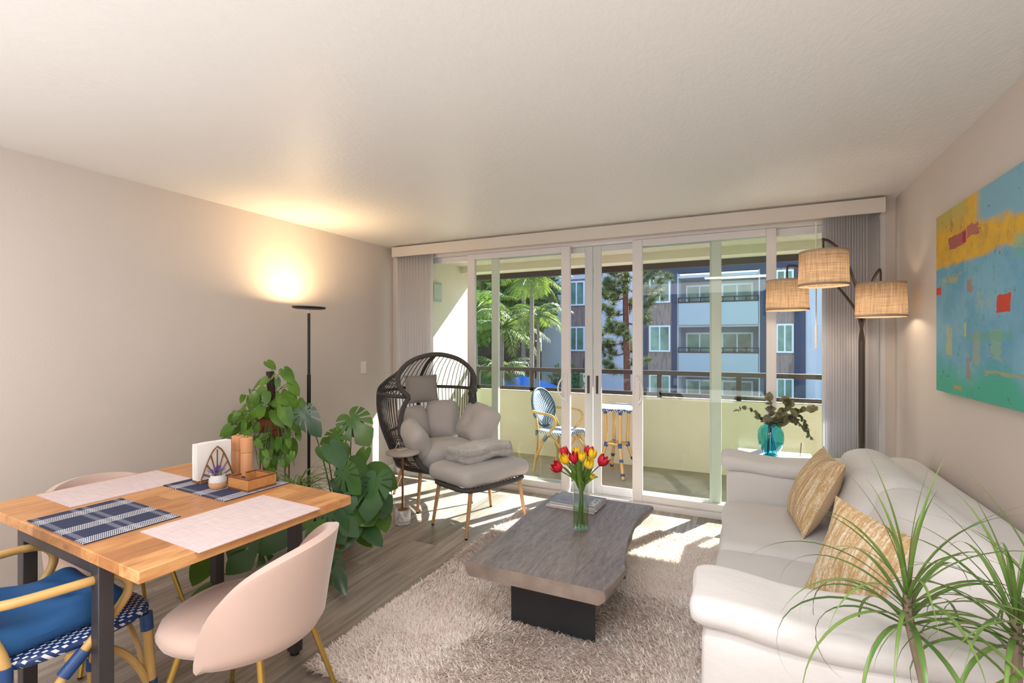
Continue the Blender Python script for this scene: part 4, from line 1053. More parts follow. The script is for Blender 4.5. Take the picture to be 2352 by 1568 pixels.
f_ = fz.build('fur_pile', 'fur', o, smooth=False); f_['kind'] = 'stuff'
o.location = (-1.93, 3.44, .505); o.rotation_euler = (math.radians(3), math.radians(2), math.radians(-24))
tag(o, 'folded pale grey faux fur throw lying on the ottoman', 'blanket')

# ------------------------------------------------------------------ rug
def make_rug(x0, x1, y0, y1, n):
    rr = np.random.default_rng(5)
    base = MB().b2(x0 + .03, x1 - .03, y0 + .03, y1 - .03, .001, .014).build('shag_rug', 'rug_base', smooth=False)
    tag(base, 'cream shag rug lying under the coffee table', 'rug')
    px = rr.uniform(x0 + .02, x1 - .02, n); py = rr.uniform(y0 + .02, y1 - .02, n)
    # density edge wobble
    fx = np.sin(px * 3.1 + py * 2.2) + np.sin(py * 4.3 - px * 1.7 + 1) * .8; fy = np.cos(px * 2.7 - py * 3.6) + np.sin(px * 5.2 + 2) * .6
    az = np.arctan2(fy, fx) + rr.normal(0, .9, n)
    # clumps
    L = rr.uniform(.024, .042, n); lean = rr.uniform(.5, 1.35, n); w = rr.uniform(.0024, .0042, n)
    dx, dy = np.cos(az), np.sin(az); qx, qy = -dy, dx
    z0 = np.full(n, .010)
    def pt(s, k, sgn): 
        hx = np.sin(lean * k) * L * s; hz = np.cos(lean * k * .9) * L * s
        return np.stack([px + dx * hx + qx * w * sgn, py + dy * hx + qy * w * sgn, z0 + hz], 1)
    V = np.concatenate([pt(0, .5, -1), pt(0, .5, 1), pt(.55, .7, 1), pt(.55, .7, -1), pt(1, 1.1, .25), ], 0)
    i = np.arange(n)
    me = bpy.data.meshes.new('pile')
    me.vertices.add(5 * n); me.vertices.foreach_set('co', V.astype(np.float32).ravel())
    quads = np.stack([i, i + n, i + 2 * n, i + 3 * n], 1); tris = np.stack([i + 3 * n, i + 2 * n, i + 4 * n], 1)
    loops = np.concatenate([quads.ravel(), tris.ravel()]).astype(np.int32)
    me.loops.add(len(loops)); me.loops.foreach_set('vertex_index', loops)
    me.polygons.add(2 * n); me.polygons.foreach_set('loop_start', np.concatenate([np.arange(n) * 4, 4 * n + np.arange(n) * 3]).astype(np.int32))
    me.polygons.foreach_set('loop_total', np.concatenate([np.full(n, 4), np.full(n, 3)]).astype(np.int32))
    me.update(calc_edges=True); me.materials.append(M['rug'])
    o = bpy.data.objects.new('pile', me); C.objects.link(o); o.parent = base; o['kind'] = 'stuff'
make_rug(-1.74, .05, 1.53, 3.80, 240000)

# ------------------------------------------------------------------ coffee table
ct = thing('coffee_table', 'low live-edge slab coffee table of grey weathered wood on a black steel base', 'coffee table', (-.86, 2.58, 0), math.radians(.5))
def interp(tab, y):
    for (y0, x0), (y1, x1) in zip(tab[:-1], tab[1:]):
        if y <= y1:
            t = max(0, min(1, (y - y0) / (y1 - y0))); t = t * t * (3 - 2 * t) * .6 + t * .4; return x0 + (x1 - x0) * t
    return tab[-1][1]
ER = ((-.585, .325), (-.45, .350), (-.34, .362), (-.27, .342), (-.13, .318), (.04, .300), (.22, .290), (.39, .298), (.585, .335))
EL = ((-.585, -.335), (-.30, -.345), (0.02, -.338), (.24, -.330), (.42, -.325), (.585, -.322))
def edge_r(y): return interp(ER, y)
def edge_l(y): return interp(EL, y) - .006 * math.sin(y * 9)
m = MB(); ny = 48; nx = 12; vs = []; prof = [(0, 0), (.012, .004)]
ys = [-.585 + 1.17 * i / ny for i in range(ny + 1)]
zt, zb = .40, .335
rows = []
for y in ys:
    l, r = edge_l(y), edge_r(y); row = []
    for k in range(nx + 1): row.append((l + .010 + (r - l - .022) * k / nx, y, zt))
    row += [(r - .004, y, zt - .004), (r + .004, y, zt - .02), (r - .004 + .008 * math.sin(y * 20), y, zt - .042), (r - .025, y, zb)]
    for k in range(nx - 1, 0, -1): row.append((l + .02 + (r - l - .04) * k / nx, y, zb))
    row += [(l + .022, y, zb), (l + .004, y, zt - .045), (l, y, zt - .02), (l + .003, y, zt - .005)]
    rows.append(row)
n = len(rows[0]); V = [v for r_ in rows for v in r_]
F = [(i * n + k, i * n + (k + 1) % n, (i + 1) * n + (k + 1) % n, (i + 1) * n + k) for i in range(ny) for k in range(n)]
top_n = nx + 1
F += [tuple(range(n)), tuple(ny * n + k for k in range(n))[::-1]]
o = m.add(V, F).build('slab_top', 'coffee', ct, angle=35); o.data.materials.append(M['coffee_edge'])
bm = bmesh.new(); bm.from_mesh(o.data); bmesh.ops.recalc_face_normals(bm, faces=bm.faces)
for f in bm.faces:
    if f.normal.z < .5: f.material_index = 1
bm.to_mesh(o.data); bm.free()
for y in (-.335, .335): MB().b2(-.215, .215, y - .008, y + .008, .014, .335).build('steel_leg', 'slab_steel', ct, bevel=.002)

def mag(label, c, s, z, th_, rz, cov, text=None):
    t = thing('magazine', label, 'magazine', (c[0], c[1], z), math.radians(rz), 'magazines stacked on the coffee table')
    MB().b2(-s[0] / 2 + .002, s[0] / 2 - .002, -s[1] / 2 + .002, s[1] / 2 - .002, .001, th_ - .001).build('pages', 'paper', t)
    MB().b2(-s[0] / 2, s[0] / 2, -s[1] / 2, s[1] / 2, th_ - .001, th_).b2(-s[0] / 2, s[0] / 2, -s[1] / 2, s[1] / 2, 0, .001).b2(-s[0] / 2 - .001, -s[0] / 2, -s[1] / 2, s[1] / 2, 0, th_).build('cover', cov, t)
    if text:
        for tx, x, y, sz, ra in text:
            cu_ = bpy.data.curves.new('txt', 'FONT'); cu_.body = tx; cu_.size = sz; cu_.extrude = .0002; cu_.align_x = 'CENTER'
            tmp = bpy.data.objects.new('lettering_tmp', cu_); C.objects.link(tmp)
            dg = bpy.context.evaluated_depsgraph_get(); me = bpy.data.meshes.new_from_object(tmp.evaluated_get(dg)); bpy.data.objects.remove(tmp)
            me.materials.clear(); me.materials.append(M['lit_text']); q = bpy.data.objects.new('lettering', me); C.objects.link(q)
            q.parent = t; q.location = (x, y, th_ + .0004); q.rotation_euler[2] = math.radians(ra)
        MB().b2(-.11, -.02, -.02, -.012, th_, th_ + .0006).b2(-.11, -.102, -.075, -.02, th_, th_ + .0006).b2(-.11, -.02, -.083, -.075, th_, th_ + .0006).build('cover_frame', 'cover_c', t)
mag('thin pale magazine at the bottom of the coffee table stack', (-.975, 2.985), (.315, .235), .401, .006, -3, 'cover_b')
mag('thicker magazine in the middle of the coffee table stack', (-.97, 2.995), (.305, .225), .4078, .014, 2, 'cover_b')
mag('grey covered magazine with white lettering on top of the stack', (-.965, 2.99), (.30, .225), .4226, .010, -2, 'cover_a', [('COM', .095, -.01, .06, -90)])

# vase and tulips
VX, VY, VZ = -.822, 2.60, .4005
vs_ = thing('glass_vase', 'clear cylinder glass vase holding the tulips on the coffee table', 'vase', (VX, VY, VZ))
MB().lathe([(0, .002), (.041, .002), (.043, .006), (.043, .262), (.0405, .262), (.0405, .014), (0, .012)], n=40).build('glass_body', 'vase_glass', vs_)
MB().lathe([(0, .015), (.0398, .015), (.0398, .135), (0, .135)], n=32).build('water', 'water', vs_)
def tulip(label, p, mat, h=.058, r=.026, op=.0, seed=0, leafy=True):
    h *= 1.22; r *= 1.2
    rnd = random.Random(seed); p = Vector(p) - Vector((VX, VY, VZ))
    t = thing('tulip', label, 'flower', (VX, VY, VZ), group='tulips in the glass vase')
    a = rnd.uniform(0, 2 * PI); b0 = Vector((math.cos(a) * .022, math.sin(a) * .022, .018)); neck = Vector((p.x * .16 + rnd.uniform(-.006, .006), p.y * .16 + rnd.uniform(-.006, .006), .245))
    ln = math.hypot(neck.x, neck.y)
    if ln > .032: neck.x *= .032 / ln; neck.y *= .032 / ln
    stem = smoothpath([b0, (b0 + neck) / 2, neck, neck.lerp(p, .5) + Vector((0, 0, .01)), p], 6)
    MB().tube(stem, .0034, 7).build('stem', 'stem', t)
    ax = (stem[-1] - stem[-4]).normalized(); ax = (ax + Vector((0, 0, .4))).normalized(); u = ax.orthogonal().normalized(); v = ax.cross(u)
    m = MB()
    for k in range(6):
        th_ = k * PI / 3 + rnd.uniform(-.1, .1) + seed; inn = .86 if k % 2 else 1.0
        vs = []; fs = []; NI, NJ = 7, 6
        for i in range(NI + 1):
            q = i / NI; rr = r * inn * (math.sin(min(1, q * 1.6 + .05) * PI / 2) * (1 - .28 * q * q * (1 - op * 2.4))); hz = h * q
            wd = .62 * (math.sin(PI * min(1, q * .92 + .06)) ** .7) if q < .99 else .05
            for j in range(NJ + 1):
                s_ = (j / NJ * 2 - 1) * wd
                w_ = rr * (1 - .10 * (abs(j / NJ * 2 - 1)) ** 2); an = th_ + s_ * 1.05
                vs.append(p + u * math.cos(an) * w_ + v * math.sin(an) * w_ + ax * (hz - .004 * abs(s_)))
        for i in range(NI):
            for j in range(NJ): a_ = i * (NJ + 1) + j; fs.append((a_, a_ + 1, a_ + NJ + 2, a_ + NJ + 1))
        m.add(vs, fs)
    m.build('petals', mat, t, angle=180)
    if leafy:
        m = MB()
        for q in range(2):
            s0 = stem[10 + q * 2]; tgt = neck.lerp(p, rnd.uniform(.6, .95)) + Vector((rnd.uniform(-.045, .045), rnd.uniform(-.045, .045), rnd.uniform(-.01, .03)))
            pts = bez(s0, (s0 + tgt) / 2 + Vector((0, 0, .03)), tgt, 8); m.strap(pts, [.006 + .02 * math.sin(PI * (i / 8) ** .8) for i in range(9)], up=Vector((rnd.uniform(-1, 1), rnd.uniform(-1, 1), .3)), fold=.35)
        m.build('leaf', 'tulip_leaf', t, angle=180)
TL = [('open red tulip hanging lowest at the left of the vase', 1289, 1082, 2.66, 'tulip_red', .052, .029, .25), ('red tulip mostly hidden behind the leftmost yellow tulip', 1301, 1050, 2.74, 'tulip_red', .05, .024, .1),
      ('yellow tulip in front of a red one, upper left of the bouquet', 1303, 1067, 2.66, 'tulip_mix', .054, .024, .0), ('full red tulip in the upper middle of the bouquet, right of the leftmost yellow', 1320, 1066, 2.68, 'tulip_red', .058, .027, .05),
      ('yellow tulip peeking out at the very top behind the red ones', 1326, 1048, 2.76, 'tulip_mix', .045, .023, .0), ('yellow tulip in the centre of the bouquet', 1337, 1061, 2.66, 'tulip_yellow', .05, .023, .0),
      ('dark red tulip at the top right behind a yellow one', 1350, 1048, 2.76, 'tulip_red', .05, .027, .1), ('pale yellow tulip upper right, in front of the dark red one', 1357, 1056, 2.68, 'tulip_yellow', .052, .023, .1),
      ('yellow tulip lowest in the middle, over the leaves', 1350, 1076, 2.60, 'tulip_yellow', .054, .026, .0), ('wide open red tulip at the far right of the bouquet', 1376, 1070, 2.68, 'tulip_red', .055, .029, .3),
      ('small closed yellow tulip bud below the others at the right', 1358, 1098, 2.58, 'tulip_yellow', .032, .012, .0)]
for i, (lb, px, py, Z, mt, h_, r_, op) in enumerate(TL): tulip(lb, at(px, py, Z), mt, h_, r_, op, i + 1, True)

# ------------------------------------------------------------------ sofa
so = thing('sofa', 'ivory slipcovered two-seat sofa along the right wall', 'sofa', (0, 0, 0))
SB, SF = .93, -.12
MB().rbox((.40, 2.565, .17), (1.03, 2.12, .30), .03, 14, wob=.004).build('base_frame', 'sofa', so, angle=180)
lg = []
for x in (-.05, .85):
    for y in (1.56, 3.57): MB().b2(x - .025, x + .025, y - .025, y + .025, 0, .03).build('leg', 'black_rubber', so)
def armfn(o):
    # rolled softer top
    return Vector((o.x, o.y, o.z + .012 * math.sin(o.x * 9)))
for y, lab in ((1.62, 0), (3.515, 1)):
    MB().rbox((.385, y, .335), (1.01, .258, .57), .04, 14, wob=.006, ws=5).build('arm_panel', 'sofa', so, angle=180)
    MB().rbox((.365, y, .652), (1.04, .288, .092), .043, 24, wob=.011, ws=6, fn=armfn).build('arm_pad', 'sofa', so, angle=180, sub=1)
MB().rbox((.815, 2.57, .42), (.22, 2.16, .68), .09, 22, wob=.006, ws=4).build('back_frame', 'sofa', so, angle=180, sub=1)
for y0, y1 in ((1.775, 2.565), (2.575, 3.365)):
    MB().rbox((.20, (y0 + y1) / 2, .375), (.66, y1 - y0 - .006, .165), .05, 20, puff=.012, wob=.010, ws=5).build('seat_cushion', 'sofa_seat', so, angle=180, sub=1)
def crease(o): return o + Vector((0, 0, .006 * math.sin(o.x * 42 + o.y * 9) * (o.z > 0)))
for y0, y1, dz in ((1.73, 2.60, 0), (2.55, 3.44, .0)):
    MB().rbox((.575, (y0 + y1) / 2, .635 + dz), (.42, y1 - y0, .25), .115, 20, R3(y=math.radians(-66)), puff=.05, wob=.016, ws=5, fn=crease).build('back_cushion', 'sofa', so, angle=180, sub=1)
def gpillow(label, c, e1, e2, s, t_, nm='throw_pillow'):
    e1 = Vector(e1).normalized(); e2 = Vector(e2); e2 = (e2 - e1 * e2.dot(e1)).normalized(); n_ = e1.cross(e2)
    Mx = Matrix((e1, e2, n_)).transposed()
    o = bpy.data.objects.new(nm, None); C.objects.link(o); o.location = c; o.rotation_euler = Mx.to_euler(); tag(o, label, 'pillow', 'gold woven throw pillows')
    MB().pillow((0, 0, 0), s, s, t_, n=20, side=1, pinch=.09).build('woven_front', 'gold_front', o, angle=180)
    MB().pillow((0, 0, 0), s, s, t_, n=20, side=-1, pinch=.09).build('plain_back', 'tan_back', o, angle=180)
gpillow('gold woven throw pillow leaning on the sofa back near the far arm', (.315, 3.0, .655), (.1, -1, 0), (.42, .05, .9), .43, .17)
gpillow('gold woven throw pillow standing against the near sofa arm behind the plant', (.375, 2.02, .645), (.70, -.70, -.16), (.2, .16, .95), .385, .15)

# ------------------------------------------------------------------ white table with teal vase behind the sofa
wt = thing('white_side_table', 'low white side table behind the far sofa arm', 'side table', (.18, 3.99, 0))
MB().b2(-.245, .245, -.245, .245, .575, .60).build('top', 'side_white', wt, bevel=.003)
for x in (-.22, .22):
    for y in (-.22, .22): MB().b2(x - .02, x + .02, y - .02, y + .02, 0, .575).build('leg', 'side_white', wt, bevel=.002)
tv = thing('teal_vase', 'round teal glass vase on the white table behind the sofa', 'vase', (.155, 4.03, .6005))
MB().lathe([(.05, 0), (.052, .006), (.035, .016)], n=40).build('glass_foot', plain('dark_teal_glass', '#3d8a90', .1, .1), tv)
MB().lathe([(.03, .014), (.055, .03), (.078, .075), (.087, .13), (.083, .18), (.066, .212), (.045, .222), (.04, .228), (.044, .234)], n=48, caps=False).build('glass_body', 'teal_glass', tv)
MB().lathe([(0, .018), (.05, .030), (.074, .075), (.079, .095), (0, .095)], n=40).build('water', 'teal_water', tv)
def euca(label, tips, seed, small=False, leaf_s=.035):
    rnd = random.Random(seed); t = thing('eucalyptus_branch', label, 'branch', (.155, 4.03, .62), group='dried branches in the teal vase')
    o0 = Vector((.155, 4.03, .62)); pts = smoothpath([Vector((rnd.uniform(-.04, .04), rnd.uniform(-.02, .02), 0))] + [Vector((rnd.uniform(-.01, .01), rnd.uniform(-.01, .01), .20))] + [Vector(p) - o0 for p in tips], 6)
    MB().tube(pts, [.0028 - .0018 * i / len(pts) for i in range(len(pts))], 6).build('stem', plain('brown_twig', '#4b4034', .8) if 'brown_twig' not in bpy.data.materials else bpy.data.materials['brown_twig'], t)
    m = MB(); N = len(pts)
    for i in range(8, N):
        for sgn in (-1, 1):
            if rnd.random() < (.0 if small else .5): continue
            d = Vector([rnd.gauss(0, 1) for _ in range(3)]); d.z = abs(d.z) * .3 - .2; d.normalize(); l = leaf_s * rnd.uniform(.6, 1.2)
            nn = Vector([rnd.gauss(0, 1) for _ in range(3)]) - FWD * 1.2
            if small:
                ax = (pts[min(i + 1, N - 1)] - pts[i - 1]).normalized(); d = (ax * .8 + d * .6).normalized()
                m.leaf(pts[i], pts[i] + d * l, nn, .55, heart=False, n=8, rings=2)
            else: m.leaf(pts[i], pts[i] + d * l, nn, 1.1, heart=True, n=12, rings=2)
    m.build('leaves', 'euca_dark' if small else 'euca', t, smooth=False)
euca('eucalyptus branch reaching out furthest left over the green glass', [at(1752, 965, 3.7), at(1735, 948, 3.68), at(1712, 936, 3.65), at(1690, 942, 3.63)], 2, leaf_s=.035)
euca('eucalyptus branch standing highest above the teal vase', [at(1766, 960, 3.72), at(1772, 935, 3.72), at(1765, 912, 3.72)], 3, leaf_s=.045)
euca('eucalyptus branch with big leaves leaning to the upper right', [at(1785, 962, 3.7), at(1800, 940, 3.7), at(1812, 925, 3.68), at(1800, 918, 3.68)], 4, leaf_s=.055)
euca('eucalyptus branch with the widest leaves stretching right to the blinds', [at(1790, 968, 3.65), at(1815, 952, 3.6), at(1840, 940, 3.55), at(1868, 938, 3.5)], 5, leaf_s=.06)
euca('short leafy eucalyptus branch low at the right of the vase', [at(1795, 970, 3.6), at(1812, 963, 3.58), at(1826, 968, 3.56)], 6, leaf_s=.05)
euca('dark narrow-leaved twig drooping at the right of the teal vase', [at(1800, 960, 3.6), at(1835, 955, 3.56), at(1852, 975, 3.54), at(1862, 1005, 3.53)], 7, True, .03)
euca('dark narrow-leaved twig bending down beside the drooping one', [at(1800, 965, 3.58), at(1825, 962, 3.56), at(1845, 985, 3.54)], 8, True, .03)
o = MB().tube([(.345, 4.10, .601), (.352, 4.10, .70)], .003, 6).build('incense_stick', 'brass'); tag(o, 'thin brown stick upright on the white side table', 'stick')

# ------------------------------------------------------------------ arc lamp
al = thing('arc_floor_lamp', 'bronze floor lamp with three burlap drum shades behind the sofa', 'floor lamp', (.70, 4.03, 0))
O = Vector((.70, 4.03, 0))
MB().lathe([(.15, 0), (.15, .02), (.14, .028), (0, .028)], n=40).build('base', 'black', al)
MB().tube([(0, 0, .028), (0, 0, 1.43)], .0185, 14).build('pole', 'dark_metal', al)
cenR, cenM, cenL = at(2023, 689, 3.12), at(1891, 617, 3.04), at(1808, 678, 3.50)
arms = {'R': [at(1986, 720, 3.28), at(1997, 665, 3.24), at(2010, 633, 3.18), at(2021, 618, 3.13)],
        'M': [at(1978, 700, 3.28), at(1960, 640, 3.22), at(1935, 583, 3.14), at(1908, 556, 3.07), at(1890, 549, 3.04)],
        'L': [at(1971, 725, 3.3), at(1950, 690, 3.33), at(1915, 650, 3.38), at(1870, 620, 3.44), at(1830, 611, 3.48), at(1809, 610, 3.50)]}
for kx, (cn, key) in enumerate(((cenR, 'R'), (cenM, 'M'), (cenL, 'L'))):
    a_ = Vector((.008 * (kx - 1), 0, 0)); pts = smoothpath([a_ + Vector((0, 0, 1.40)), a_ + Vector((0, 0, 1.46))] + [p - O for p in arms[key]], 6)
    r = MB().tube(pts, .0085, 10); tip = pts[-1]
    cl = cn - O
    r.tube([tip, Vector((cl.x, cl.y, tip.z - .02)), Vector((cl.x, cl.y, cl.z + .02))], .006, 8); r.build('arm', 'dark_metal', al)
    hh, rt, rb = .108, .131, .136
    shd = MB().lathe([(rb, -hh), (rt, hh)], cl, 48)
    s_ = MB(); n = 48; s_.v = [tuple(v) for v in shd.v]; s_.f = [f for f in shd.f if len(f) == 4]
    so_ = s_.build('lamp_shade', 'shade', al, angle=180)
    MB().lathe([(rb + .001, -hh), (rb + .002, -hh + .014), (rb, -hh + .014), (rb - .001, -hh)], cl, 48, caps=False).build('shade_trim', 'shade_trim', so_)
    MB().lathe([(rt + .001, hh - .012), (rt + .001, hh), (rt - .001, hh), (rt - .001, hh - .012)], cl, 48, caps=False).build('shade_trim', 'shade_trim', so_)
    m = MB(); m.tube([cl + Vector((-rt, 0, hh - .015)), cl + Vector((rt, 0, hh - .015))], .0015, 5); m.tube([cl + Vector((0, -rt, hh - .015)), cl + Vector((0, rt, hh - .015))], .0015, 5)
    m.build('spider', 'dark_metal', so_)
    MB().lathe([(0, -.035), (.02, -.025), (.027, -.005), (.018, .02), (.01, .035), (0, .036)], cl, 16).build('bulb', 'bulb', al)
    ld = bpy.data.lights.new('lamp_glow', 'POINT'); ld.energy = 1.5; ld.color = (1, .82, .6); ld.shadow_soft_size = .03
    lo = bpy.data.objects.new('lamp_glow', ld); C.objects.link(lo); lo.location = cn + Vector((0, 0, -.05))

# ------------------------------------------------------------------ wall canvases
def canvas(label, y0, y1, mat):
    t = MB().b2(XR - .035, XR - .001, y0, y1, 1.172, 2.088).build('abstract_canvas', mat, bevel=.002, smooth=False); tag(t, label, 'painting', 'abstract canvas panels')
canvas('narrow left canvas panel with yellow top and magenta smear', 2.957, 3.345, 'paint_a')
canvas('wide canvas panel with a red patch on light blue', 2.02, 2.95, 'paint_b')

# ------------------------------------------------------------------ plants
ps_ = thing('potted_pothos', 'heart-leaved pothos in a terracotta pot with a coir pole', 'plant', (-3.15, 2.53, 0))
PO = Vector((-3.15, 2.53, 0))
MB().lathe([(.07, .70), (.075, .705), (.10, .83), (.115, .83), (.118, .87), (.106, .87), (.104, .845), (0, .845)], n=40).build('terracotta_pot', 'terracotta', ps_)
MB().tube([(0.0, -.01, .84), (-.01, -.03, 1.21)], .028, 14).build('coir_pole', 'moss', ps_)
std = thing('plant_stand', 'slender brass plant stand under the terracotta pot', 'plant stand', (-3.15, 2.53, 0))
m = MB(); m.tube([(math.cos(k * PI / 16) * .118, math.sin(k * PI / 16) * .118, .80) for k in range(32)], .005, 6, closed=True); m.build('ring', 'brass', std)
MB().tube([(-.105, 0, .694), (.105, 0, .694)], .004, 6).tube([(0, -.105, .694), (0, .105, .694)], .004, 6).build('cross_bar', 'brass', std)
for k in range(4):
    a = k * PI / 2 + 0.25; MB().tube([(math.cos(a) * .12, math.sin(a) * .12, 0), (math.cos(a) * .12, math.sin(a) * .12, .81)], .006, 8).build('leg', 'brass', std)
rnd = random.Random(11); lf = MB(); vn = MB()
PL = [(616, 832, 27, .6), (655, 852, 38, .9), (640, 870, 20, 1.6), (670, 882, 34, 1.0), (596, 876, 32, 2.3), (602, 896, 34, 1.9), (663, 903, 46, 1.2), (588, 914, 24, 2.0), (572, 918, 26, 1.8), (628, 950, 30, 1.5), (540, 950, 26, 1.7), (556, 948, 34, 1.3),
      (535, 990, 38, 2.7), (560, 975, 36, 1.8), (590, 975, 40, 2.6), (590, 1000, 44, 3.0), (652, 940, 46, 1.1), (620, 1012, 30, 1.4), (606, 1022, 34, 1.2), (658, 1052, 26, 1.7), (626, 1060, 26, 1.3), (668, 1018, 40, 1.3), (640, 985, 46, 1.6), (684, 945, 34, 1.5), (612, 905, 26, 1.4),
      (630, 925, 26, .8), (645, 920, 24, .4), (600, 938, 30, 1.9), (585, 950, 26, 2.5), (575, 990, 36, 2.2), (548, 1010, 34, 2.8), (612, 1045, 22, 1.8), (633, 1035, 26, 1.4), (600, 960, 26, 1.6), (660, 965, 28, 1.4), (645, 960, 30, 1.2), (612, 870, 22, 2.4), (622, 940, 26, 2.0), (570, 1005, 34, 2.4), (640, 1010, 28, 1.7), (625, 1080, 20, 1.6), (675, 975, 28, .9)]
PL = PL + [(px + rnd.uniform(-22, 22), py + rnd.uniform(-18, 22), s_ * rnd.uniform(.65, .95), a + rnd.uniform(-.5, .5)) for (px, py, s_, a) in PL if py > 860] + [(px + rnd.uniform(-25, 25), py + rnd.uniform(-18, 25), s_ * rnd.uniform(.5, .8), a + rnd.uniform(-.7, .7)) for (px, py, s_, a) in PL if py > 890]
for (px, py, s_, a) in PL:
    if 582 < px < 648 and 952 < py < 1008 and rnd.random() < .8: continue
    Z = 3.50 + rnd.uniform(-.14, .12); b = at(px, py, Z) - PO; Lm = s_ * .98 * Z / 1132
    tip = b + (RGT * math.cos(a) + Vector((0, 0, -1)) * math.sin(a)) * Lm - FWD * rnd.uniform(-.2, .5) * Lm
    nn = -FWD + Vector((0, 0, rnd.uniform(-.1, 1.5))) + RGT * rnd.uniform(-1.1, 1.1)
    lf.leaf(b, tip, nn, .72, n=18, rings=3, curl=.2)
    dy = b.z - .87
    if dy > .02: root = Vector((rnd.uniform(-.02, .02), rnd.uniform(-.03, .02), min(1.2, .86 + dy * .7)))
    else: root = Vector((b.x * .45, b.y * .45, .875))
    vn.tube(bez(root, (root + b) / 2 + Vector((0, 0, .05)), b, 6), .0022, 5)
for k in range(9):
    a = rnd.uniform(0, 6.28); x, y = math.cos(a) * .12, math.sin(a) * .12; L = rnd.uniform(.2, .5)
    vn.tube(smoothpath([(x * .8, y * .8, .87), (x * 1.1, y * 1.1, .85), (x * 1.15, y * 1.15, .85 - L * .5), (x * 1.1 + .02, y * 1.1, .85 - L)], 5), .002, 5)
vn.build('vines', 'vine', ps_); lf.build('leaves', 'pothos', ps_, angle=180)

mo = thing('potted_monstera', 'sprawling monstera plant with split leaves behind the dining table', 'plant', (-2.62, 2.64, 0)); MO = Vector((-2.62, 2.64, 0))
MB().lathe([(.09, 0), (.095, .004), (.12, .24), (.13, .24), (.132, .28), (.118, .28), (.115, .255), (0, .255)], n=40).build('terracotta_pot', 'terracotta', mo)
A = MB(); B = MB(); Sx = MB(); rnd = random.Random(5)
# base px, tip px, Z base, Z tip, width, split, dark
ML = [(697, 948, 733, 1003, 3.25, 3.2, .72, 1, 1), (808, 962, 850, 1022, 3.45, 3.4, .95, 1, 0), (768, 1008, 797, 1055, 3.3, 3.2, .9, 1, 0), (775, 1000, 735, 1022, 3.35, 3.3, .9, 1, 0), (762, 1028, 795, 1078, 3.1, 3.0, .6, 0, 1),
      (852, 1092, 915, 1118, 3.2, 3.2, 1.15, 0, 0), (862, 1105, 838, 1198, 3.0, 2.85, .95, 1, 1), (858, 1112, 903, 1174, 3.05, 3.0, .8, 1, 1), (822, 1140, 856, 1206, 3.05, 2.95, 1.3, 1, 0), (872, 1180, 888, 1218, 3.1, 3.0, .9, 0, 0),
      (842, 1212, 878, 1250, 3.0, 2.9, .6, 0, 1), (757, 1172, 820, 1224, 2.95, 2.8, .6, 1, 1), (815, 1215, 778, 1268, 2.95, 2.85, .55, 0, 1), (768, 1195, 788, 1250, 2.9, 2.8, .9, 0, 1), (757, 1280, 795, 1362, 2.75, 2.62, .45, 1, 1), (752, 1270, 742, 1330, 2.75, 2.65, .6, 0, 1),
      (662, 1215, 598, 1272, 2.75, 2.6, .9, 0, 1), (598, 1250, 522, 1312, 2.7, 2.5, .85, 1, 1), (478, 1282, 440, 1345, 2.6, 2.5, .9, 0, 0), (478, 1350, 424, 1388, 2.5, 2.42, .8, 0, 0), (805, 1068, 840, 1120, 3.15, 3.05, .8, 0, 0), (790, 1085, 825, 1135, 3.0, 2.9, .8, 1, 0),
      (740, 1210, 700, 1242, 2.7, 2.6, .8, 0, 0), (835, 1040, 812, 1090, 3.3, 3.2, .7, 0, 0), (800, 1150, 770, 1205, 2.95, 2.9, .7, 0, 1), (880, 1150, 868, 1200, 3.1, 3.05, .9, 0, 1), (700, 1185, 655, 1230, 2.8, 2.75, .8, 0, 0), (830, 1165, 800, 1215, 3.0, 2.9, .8, 0, 0), (560, 1215, 520, 1290, 2.75, 2.7, .7, 0, 1)]
ML += [(b0 + dx, b1 + dy, b0 + dx + (t0 - b0) * .6, b1 + dy + (t1 - b1) * .6, z0 + .12, z1 + .12, w_, 0, 1 - dk) for (b0, b1, t0, t1, z0, z1, w_, sp, dk), (dx, dy) in zip([q for q in ML if q[0] > 740], [(rnd.uniform(-22, 16), rnd.uniform(-14, 20)) for _ in range(40)])]
for (bx, by, tx, ty, z0, z1, w_, sp, dk) in ML:
    b = at(bx, by, z0) - MO; t_ = at(tx, ty, z1) - MO; b.z = max(b.z, .04); t_.z = max(t_.z, .02)
    nn = -FWD * rnd.uniform(.6, 1.2) + Vector((0, 0, rnd.uniform(.1, 1.3))) + RGT * rnd.uniform(-.7, .7)
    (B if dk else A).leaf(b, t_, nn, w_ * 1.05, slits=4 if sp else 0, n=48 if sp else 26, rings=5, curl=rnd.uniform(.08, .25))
    r0 = Vector((rnd.uniform(-.05, .05), rnd.uniform(-.05, .05), .25)); mid = r0.lerp(b, .5) + Vector((0, 0, .12 + .1 * (b.z > .4)))
    Sx.tube(bez(r0, mid, b, 9), [.0055 - .0003 * i for i in range(10)], 6)
Sx.build('stems', 'vine', mo); A.build('leaves', 'monstera', mo, angle=180); B.build('dark_leaves', 'monstera_dark', mo, angle=180)

